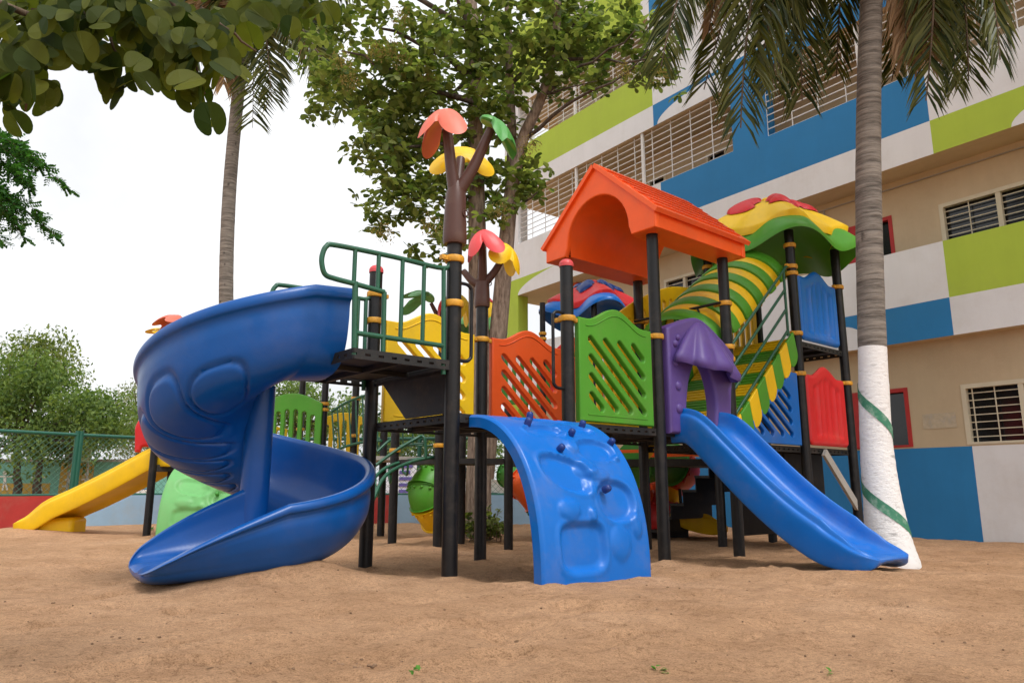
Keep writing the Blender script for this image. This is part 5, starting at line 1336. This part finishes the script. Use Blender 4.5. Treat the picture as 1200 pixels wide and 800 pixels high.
cbx = ptk[-1]
def fr(mx, my, mY, tx, ty, tY, droop, dry=False, ll=1.0): return (at(mx, my, mY), at(tx, ty, tY), droop, dry, ll)
wz = at(1023, 404, PY).z
pt, PP, prad = palm('tall palm right of the playset with whitewashed base and green painted spiral', pb, ptk, .128, .096, wz, [
    fr(880, -230, 5.4, 868, 150, 5.6, .55, False, .95), fr(930, -190, 5.9, 940, 118, 6.3, .6, False, .95), fr(820, -190, 5.8, 775, 78, 6.0, .6, False, .9), fr(850, -260, 6.8, 790, 40, 7.4, .5),
    fr(1120, -190, 5.8, 1085, 118, 6.0, .62, False, .9), fr(1150, -210, 5.6, 1172, 70, 5.7, .55, False, .9), fr(1200, -230, 6.0, 1260, 50, 6.4, .5), fr(1110, -140, 6.4, 1120, 105, 6.6, .7, False, .8),
    fr(1060, -120, 6.2, 1062, 72, 6.15, .8, True, .8), fr(1068, -110, 6.4, 1075, 60, 6.3, .8, True, .8), fr(950, -120, 6.3, 925, 10, 6.4, .75, True, .85), fr(860, -150, 6.2, 830, 40, 6.4, .7, True, .5),
    fr(930, -200, 6.0, 905, 105, 6.1, .5), fr(900, -200, 6.4, 825, 105, 6.7, .5, False, .9), fr(990, -180, 6.6, 980, 90, 6.9, .5, False, .8), fr(1100, -200, 6.4, 1045, 95, 6.6, .6, False, .7), fr(1130, -200, 6.0, 1135, 95, 6.2, .5, False, .9), fr(940, -230, 5.6, 890, 90, 5.6, .4), fr(1080, -150, 6.3, 1085, 75, 6.3, .8, True, .8), fr(1000, -300, 7.5, 960, -60, 8.8, .4), fr(1080, -300, 7.2, 1160, -80, 8.6, .4), fr(960, -240, 4.9, 930, -60, 4.2, .45)], .74, nseg=84)
q = MB(); G = []
zs0, zs1 = .02, wz - .02; turns = 2.25
for i in range(120):
    f = i / 119; z = zs0 + (zs1 - zs0) * f
    j = min(range(len(PP)), key=lambda k: abs(PP[k].z - z)); c = PP[j]; r = prad(j) * 1.012 + .004; a = R(-20) + (-1) * 0 + R(-60) + turns * 2 * math.pi * f
    hw = .062
    row = []
    for k in (-1, -.5, 0, .5, 1):
        zz = z + hw * k * .8; jj = min(range(len(PP)), key=lambda m: abs(PP[m].z - zz)); cc = PP[jj]; r2 = prad(jj) * 1.014 + .004
        row.append(Vector((cc.x + r2 * math.cos(-a), cc.y + r2 * math.sin(-a), zz)))
    G.append(row)
q.grid(G); q.build('painted_spiral', M['stripe'], pt, smooth=180)
LY = 15.0
lpt = [Vector((at(268, 560, LY).x, LY, -.1)), at(267, 450, LY), at(265, 340, LY), at(268, 240, LY), at(275, 150, LY), at(284, 70, LY), at(291, 15, LY)]
palm('slim palm with bare leaning trunk beyond the boundary wall, dry fronds at its head', lpt[0], lpt, .155, .125, -9, [
    fr(300, -60, 14.6, 296, 150, 14.4, .15, False, .8), fr(350, -40, 14.8, 395, 120, 14.6, .55, False, .75), fr(250, -30, 14.8, 245, 40, 14.6, .7, True, .8), fr(340, -50, 15, 385, 60, 15.2, .7, True, .8), fr(240, -90, 15, 190, 20, 15, .5),
    fr(300, -120, 15.5, 340, -60, 16.5, .4), fr(330, -90, 15.6, 410, -20, 16, .4), fr(270, 0, 14.8, 262, 100, 14.7, .8, True, .7), fr(230, -20, 15.4, 200, 60, 15.8, .6), fr(345, -20, 14.0, 405, 130, 13.8, .5, False, .9), fr(330, -30, 14.2, 388, 95, 14.0, .6, True, .7), fr(312, -20, 14.4, 318, 120, 14.2, .3, False, .8), fr(250, -40, 14.6, 220, 70, 14.4, .5)], 1.35, nseg=64, flare=1.2)

# -- branch of big paired leaves hanging over the camera
ob = thing('overhanging_tree', 'dark broad paired leaves hanging into the top left corner, close to the viewer', 'tree')
q = MB(); tr = Vector((-3.6, 1.0, 0)); q.tube(catmull([tr, tr + Vector((.05, 0, 1.2)), tr + Vector((.2, .2, 2.6)), tr + Vector((.3, .3, 4))], 5), [.16 - .06 * i / 15 for i in range(16)], 12); q.build('trunk', BK['dark'], ob, smooth=60)
q = MB(); lq = MB(); br = []
def at2(x, y, Y): return at(x, y, Y)
for (s_, e_, r) in (((-3.3, 1.2, 2.4), at(40, 20, 1.6), .02), (at(40, 20, 1.6), at(235, 20, 1.75), .009), (at(40, 10, 1.6), at(30, 130, 1.7), .007), (at(120, 10, 1.7), at(140, 75, 1.75), .006), (at(200, 0, 1.75), at(240, 110, 1.85), .006), (at(235, 10, 1.75), at(300, 60, 1.9), .006), (at(120, -40, 1.6), at(400, -20, 2.0), .01)):
    br.append(limb(q, s_, e_, r, r * .4, .1))
q.build('branch', BK['twig'], ob, smooth=60)
def bilobe(q, c, d, up, size):
    d = d.normalized(); s_ = d.cross(up).normalized(); n = s_.cross(d)
    for sg in (-1, 1):
        out = [(0, 0), (.0, .12), (.05, .26), (.14, .37), (.27, .45), (.42, .49), (.58, .49), (.73, .45), (.86, .37), (.95, .27), (.985, .17), (.95, .08), (.84, .03), (.68, .01), (.4, .0)]
        q.face([c + (d * x + s_ * y * sg * .95 + n * (-.20 * x * x + .18 * y)) * size for x, y in out])
for (x, y, r, n, Y) in ((118, 92, 13, 5, 1.75), (158, 100, 14, 6, 1.75), (225, 112, 14, 7, 1.8), (238, 132, 9, 3, 1.8), (55, 118, 12, 4, 1.7), (290, 25, 26, 9, 2.0), (330, 18, 26, 10, 2.1), (370, 12, 24, 8, 2.2), (240, 50, 24, 22, 1.8), (70, 40, 40, 16, 1.7), (185, 45, 30, 14, 1.75), (205, 85, 22, 14, 1.8), (255, 85, 14, 6, 1.8), (175, 75, 12, 4, 1.8), (90, 50, 24, 10, 1.7), (150, 35, 28, 14, 1.75), (40, 50, 26, 12, 1.6), (15, 20, 28, 14, 1.6), (60, 25, 32, 20, 1.65), (110, 20, 32, 20, 1.7), (160, 20, 32, 20, 1.75), (205, 25, 26, 18, 1.8), (20, 65, 24, 14, 1.6), (62, 62, 24, 12, 1.7), (16, 105, 18, 8, 1.65), (48, 108, 12, 3, 1.7), (8, 132, 12, 4, 1.65), (120, 66, 15, 4, 1.75), (155, 60, 15, 4, 1.75), (190, 60, 18, 10, 1.8), (225, 70, 22, 11, 1.8), (232, 110, 12, 4, 1.8), (140, 88, 14, 5, 1.7), (255, 30, 16, 7, 1.9), (268, 55, 12, 4, 1.9), (300, 12, 22, 6, 2.2), (345, 8, 22, 6, 2.2), (385, 10, 18, 5, 2.2), (100, -30, 80, 40, 1.7), (230, -40, 80, 25, 1.8)):
    for _ in range(n):
        c = at(x + rnd.gauss(0, r * .55), y - 14 + rnd.gauss(0, r * .5), Y + rnd.uniform(-.16, .16))
        d = Vector((rnd.gauss(0, .5), rnd.gauss(-.1, .4), -rnd.uniform(.5, 1.1)))
        bilobe(lq, c, d, Vector((rnd.gauss(0, .35), -1, rnd.gauss(.4, .4))), rnd.uniform(.042, .088))
lq.build('crown', LM['big'], ob, recalc=False)

# -- feathery tree at the left edge
ft = thing('feathery_tree', 'bright fine-leaved tree reaching in from the left edge below the dark leaves', 'tree')
q = MB(); b0 = Vector((-6.6, 6.6, 0)); limb(q, b0 - Vector((0, 0, .2)), b0 + Vector((0, 0, 4)), .14, .08, .03); q.build('trunk', BK['dark'], ft, smooth=60)
q = MB(); lq = MB()
for (x0_, y0_, x1_, y1_) in ((-70, 165, 63, 209), (-70, 160, 54, 216), (-70, 168, 50, 192), (-70, 150, 34, 182), (-70, 190, 38, 219), (-70, 150, 18, 178), (-70, 175, 22, 212), (-70, 230, 50, 252), (-70, 220, 47, 266), (-70, 240, 30, 264), (-70, 240, 13, 287), (-70, 235, 20, 275), (-70, 225, 28, 246), (-70, 250, 6, 292), (-70, 215, 14, 240)):
    A, B = at(x0_, y0_, 6.5), at(x1_, y1_, 6.3); A.y += rnd.uniform(-.4, .4); B.y += rnd.uniform(-.3, .3); pts = [A.lerp(B, i / 30) + Vector((0, 0, .16 * math.sin(math.pi * i / 30))) for i in range(31)]
    q.tube(pts, [.010 - .008 * i / 30 for i in range(31)], 5); ax = (B - A).normalized()
    for i in range(6, 31):
        for _ in range(3):
            d = (ax * .7 + rv(.9) + Vector((0, 0, -.35))).normalized(); ln = rnd.uniform(.08, .20) * (1.1 - .5 * i / 30); sd_ = d.cross(rv()).normalized()
            for k in range(5):
                for sg in (-1, 1): add_leaf(lq, pts[i] + d * ln * (k + 1) / 5, d * .6 + sd_ * sg, Vector((0, 0, 1)), rnd.uniform(.022, .036), leaf_shape('oval'))
limb(q, b0 + Vector((0, 0, 3.0)), at(-60, 200, 6.5), .05, .02)
q.build('branch', BK['twig'], ft, smooth=60); lq.build('crown', LM['fine'], ft, recalc=False)

# -- trees beyond the fence
def far_tree(label, x, Y, trunk_px, clumps, lm, lsz=.22, per=60, group='trees beyond the boundary fence'):
    t = thing('far_tree', label, 'tree', group=group); b = at(x, 590, Y); q = MB(); cs = []
    for (cx, cy, r, n) in clumps:
        for _ in range(n): cs.append((at(cx + rnd.gauss(0, r * .5), cy + rnd.gauss(0, r * .42), Y + rnd.uniform(-1.5, 1.5)), rnd.uniform(.45, .85) * Y / 22))
    for (dx, tx, ty) in trunk_px: limb(q, (b.x + dx, Y, -.3), at(tx, ty, Y), .16, .06, .05)
    for c, r in cs[::4]: limb(q, at(trunk_px[0][1], trunk_px[0][2], Y), c, .05, .015, .08, 5)
    q.build('trunk', BK['dark'], t, smooth=60); crown('crown', t, cs, per, lsz, leaf_shape('simple'), lm); return t
far_tree('spreading green tree with twin trunks standing behind the left mural', 22, 22.5, ((0, 20, 520), (.5, 50, 525)), [(30, 440, 40, 12), (20, 480, 45, 16), (70, 470, 40, 14), (100, 480, 35, 12), (110, 515, 35, 9), (40, 515, 40, 12), (130, 500, 30, 8), (-20, 480, 40, 10), (-20, 520, 40, 8), (80, 505, 30, 8)], LM['far'], .15, 360)
far_tree('darker taller tree rising above the spreading green one at the left', 45, 27, ((0, 45, 480),), [(45, 415, 22, 8), (30, 435, 28, 8), (65, 430, 22, 6), (10, 445, 25, 6), (50, 450, 30, 6)], LM['mid'], .15, 300)
far_tree('pale dusty tree between the yellow slide and the spiral slide', 165, 27, ((0, 160, 500),), [(155, 470, 18, 6), (165, 495, 22, 8), (150, 520, 25, 8), (190, 500, 30, 6), (185, 530, 25, 6)], LM['pale'], .11, 220)
far_tree('light green tree showing behind the green panel', 345, 26, ((0, 345, 500),), [(335, 460, 22, 8), (360, 470, 20, 7), (330, 490, 25, 6), (400, 490, 25, 8), (375, 500, 25, 6), (430, 495, 20, 5), (310, 470, 25, 5)], LM['far'], .15, 280)
far_tree('leafy tree seen under the middle deck beyond the street', 520, 25, ((0, 520, 540),), [(470, 520, 25, 7), (500, 510, 25, 7), (530, 525, 25, 7), (450, 510, 22, 5), (560, 520, 25, 5), (600, 540, 25, 5), (650, 545, 25, 5)], LM['far'], .15, 280)
# shrub at the foot of the central tree
sh = thing('shrub', 'leafy low shrub around the foot of the central tree', 'shrub'); q = MB(); lq = MB()
for _ in range(26):
    c = at(rnd.uniform(545, 592), 617, 9.6 + rnd.uniform(-.3, .2)); c.z = -.05; tip = c + Vector((rnd.gauss(0, .12), rnd.gauss(0, .12), rnd.uniform(.15, .42)))
    q.tube([c, c.lerp(tip, .5) + rv(.02), tip], [.006, .005, .003], 5)
    for _ in range(14): f = rnd.random(); add_leaf(lq, c.lerp(tip, .25 + .75 * f) + rv(.02), rv() + Vector((0, 0, .3)), Vector((0, 0, 1)), rnd.uniform(.05, .1), leaf_shape('oval'))
q.build('stem', BK['twig'], sh, smooth=60); lq.build('foliage', LM['mid'], sh, recalc=False)
# weeds
for (x, y, lb) in ((975, 795, 'small green weed sprouting from the sand at the bottom right'), (488, 791, 'flat green weed at the bottom edge of the sand'), (776, 652, 'tiny green weed at the foot of the post beside the climbing wall'), (178, 621, 'weed tuft at the foot of the black post by the yellow slide'), (773, 787, 'green weed low in the sand at the bottom centre')):
    c = None; r = at(x, y, 1.0) - Vector((0, 0, CAM_H)); k = CAM_H / -r.z
    for _ in range(6): p = Vector((0, 0, CAM_H)) + r * k; k = (CAM_H - gz(p.x, p.y)) / -r.z
    c = Vector((0, 0, CAM_H)) + r * k; t = tag(None, None) if False else None
    lq = MB(); s_ = .009 + .003 * c.y
    for _ in range(11): add_leaf(lq, Vector(rv(.012)), Vector((rnd.gauss(0, 1), rnd.gauss(0, 1), rnd.uniform(.1, .8))), Vector((0, 0, 1)), s_ * rnd.uniform(.6, 1.2), leaf_shape('oval'))
    o = lq.build('weed', LM['weed'], recalc=False); o.location = (c.x, c.y, c.z + .006); tag(o, lb, 'weed', 'weeds in the sand')
# dead leaves, clods, pebbles
q = MB()
for _ in range(230):
    y = 1.5 + 6 * rnd.random() ** 1.4; x = rnd.uniform(-.75, .75) * y; s_ = rnd.uniform(.002, .007) * (1.6 if rnd.random() < .06 else 1)
    q.sphere((x, y, gz_fine(x, y) + s_ * .3), (s_, s_ * rnd.uniform(.6, 1), s_ * .7), 6, 4)
for (x, y, n) in ((430, 780, 16), (1135, 750, 6), (150, 745, 6)):
    r = at(x, y, 1.0) - Vector((0, 0, CAM_H)); p = Vector((0, 0, CAM_H)) + r * ((CAM_H - .08) / -r.z)
    for _ in range(n):
        a, b = p.x + rnd.gauss(0, .06), p.y + rnd.gauss(0, .05); s_ = rnd.uniform(.002, .008); q.sphere((a, b, gz_fine(a, b) + s_ * .3), (s_, s_ * .8, s_ * .6), 6, 4)
tag(q.build('clods', mat('clod_earth', (.20, .12, .07), .95, .5, 30, .3, 90), smooth=60), 'scattered dark clods and pebbles lying on the sand', kind='stuff')
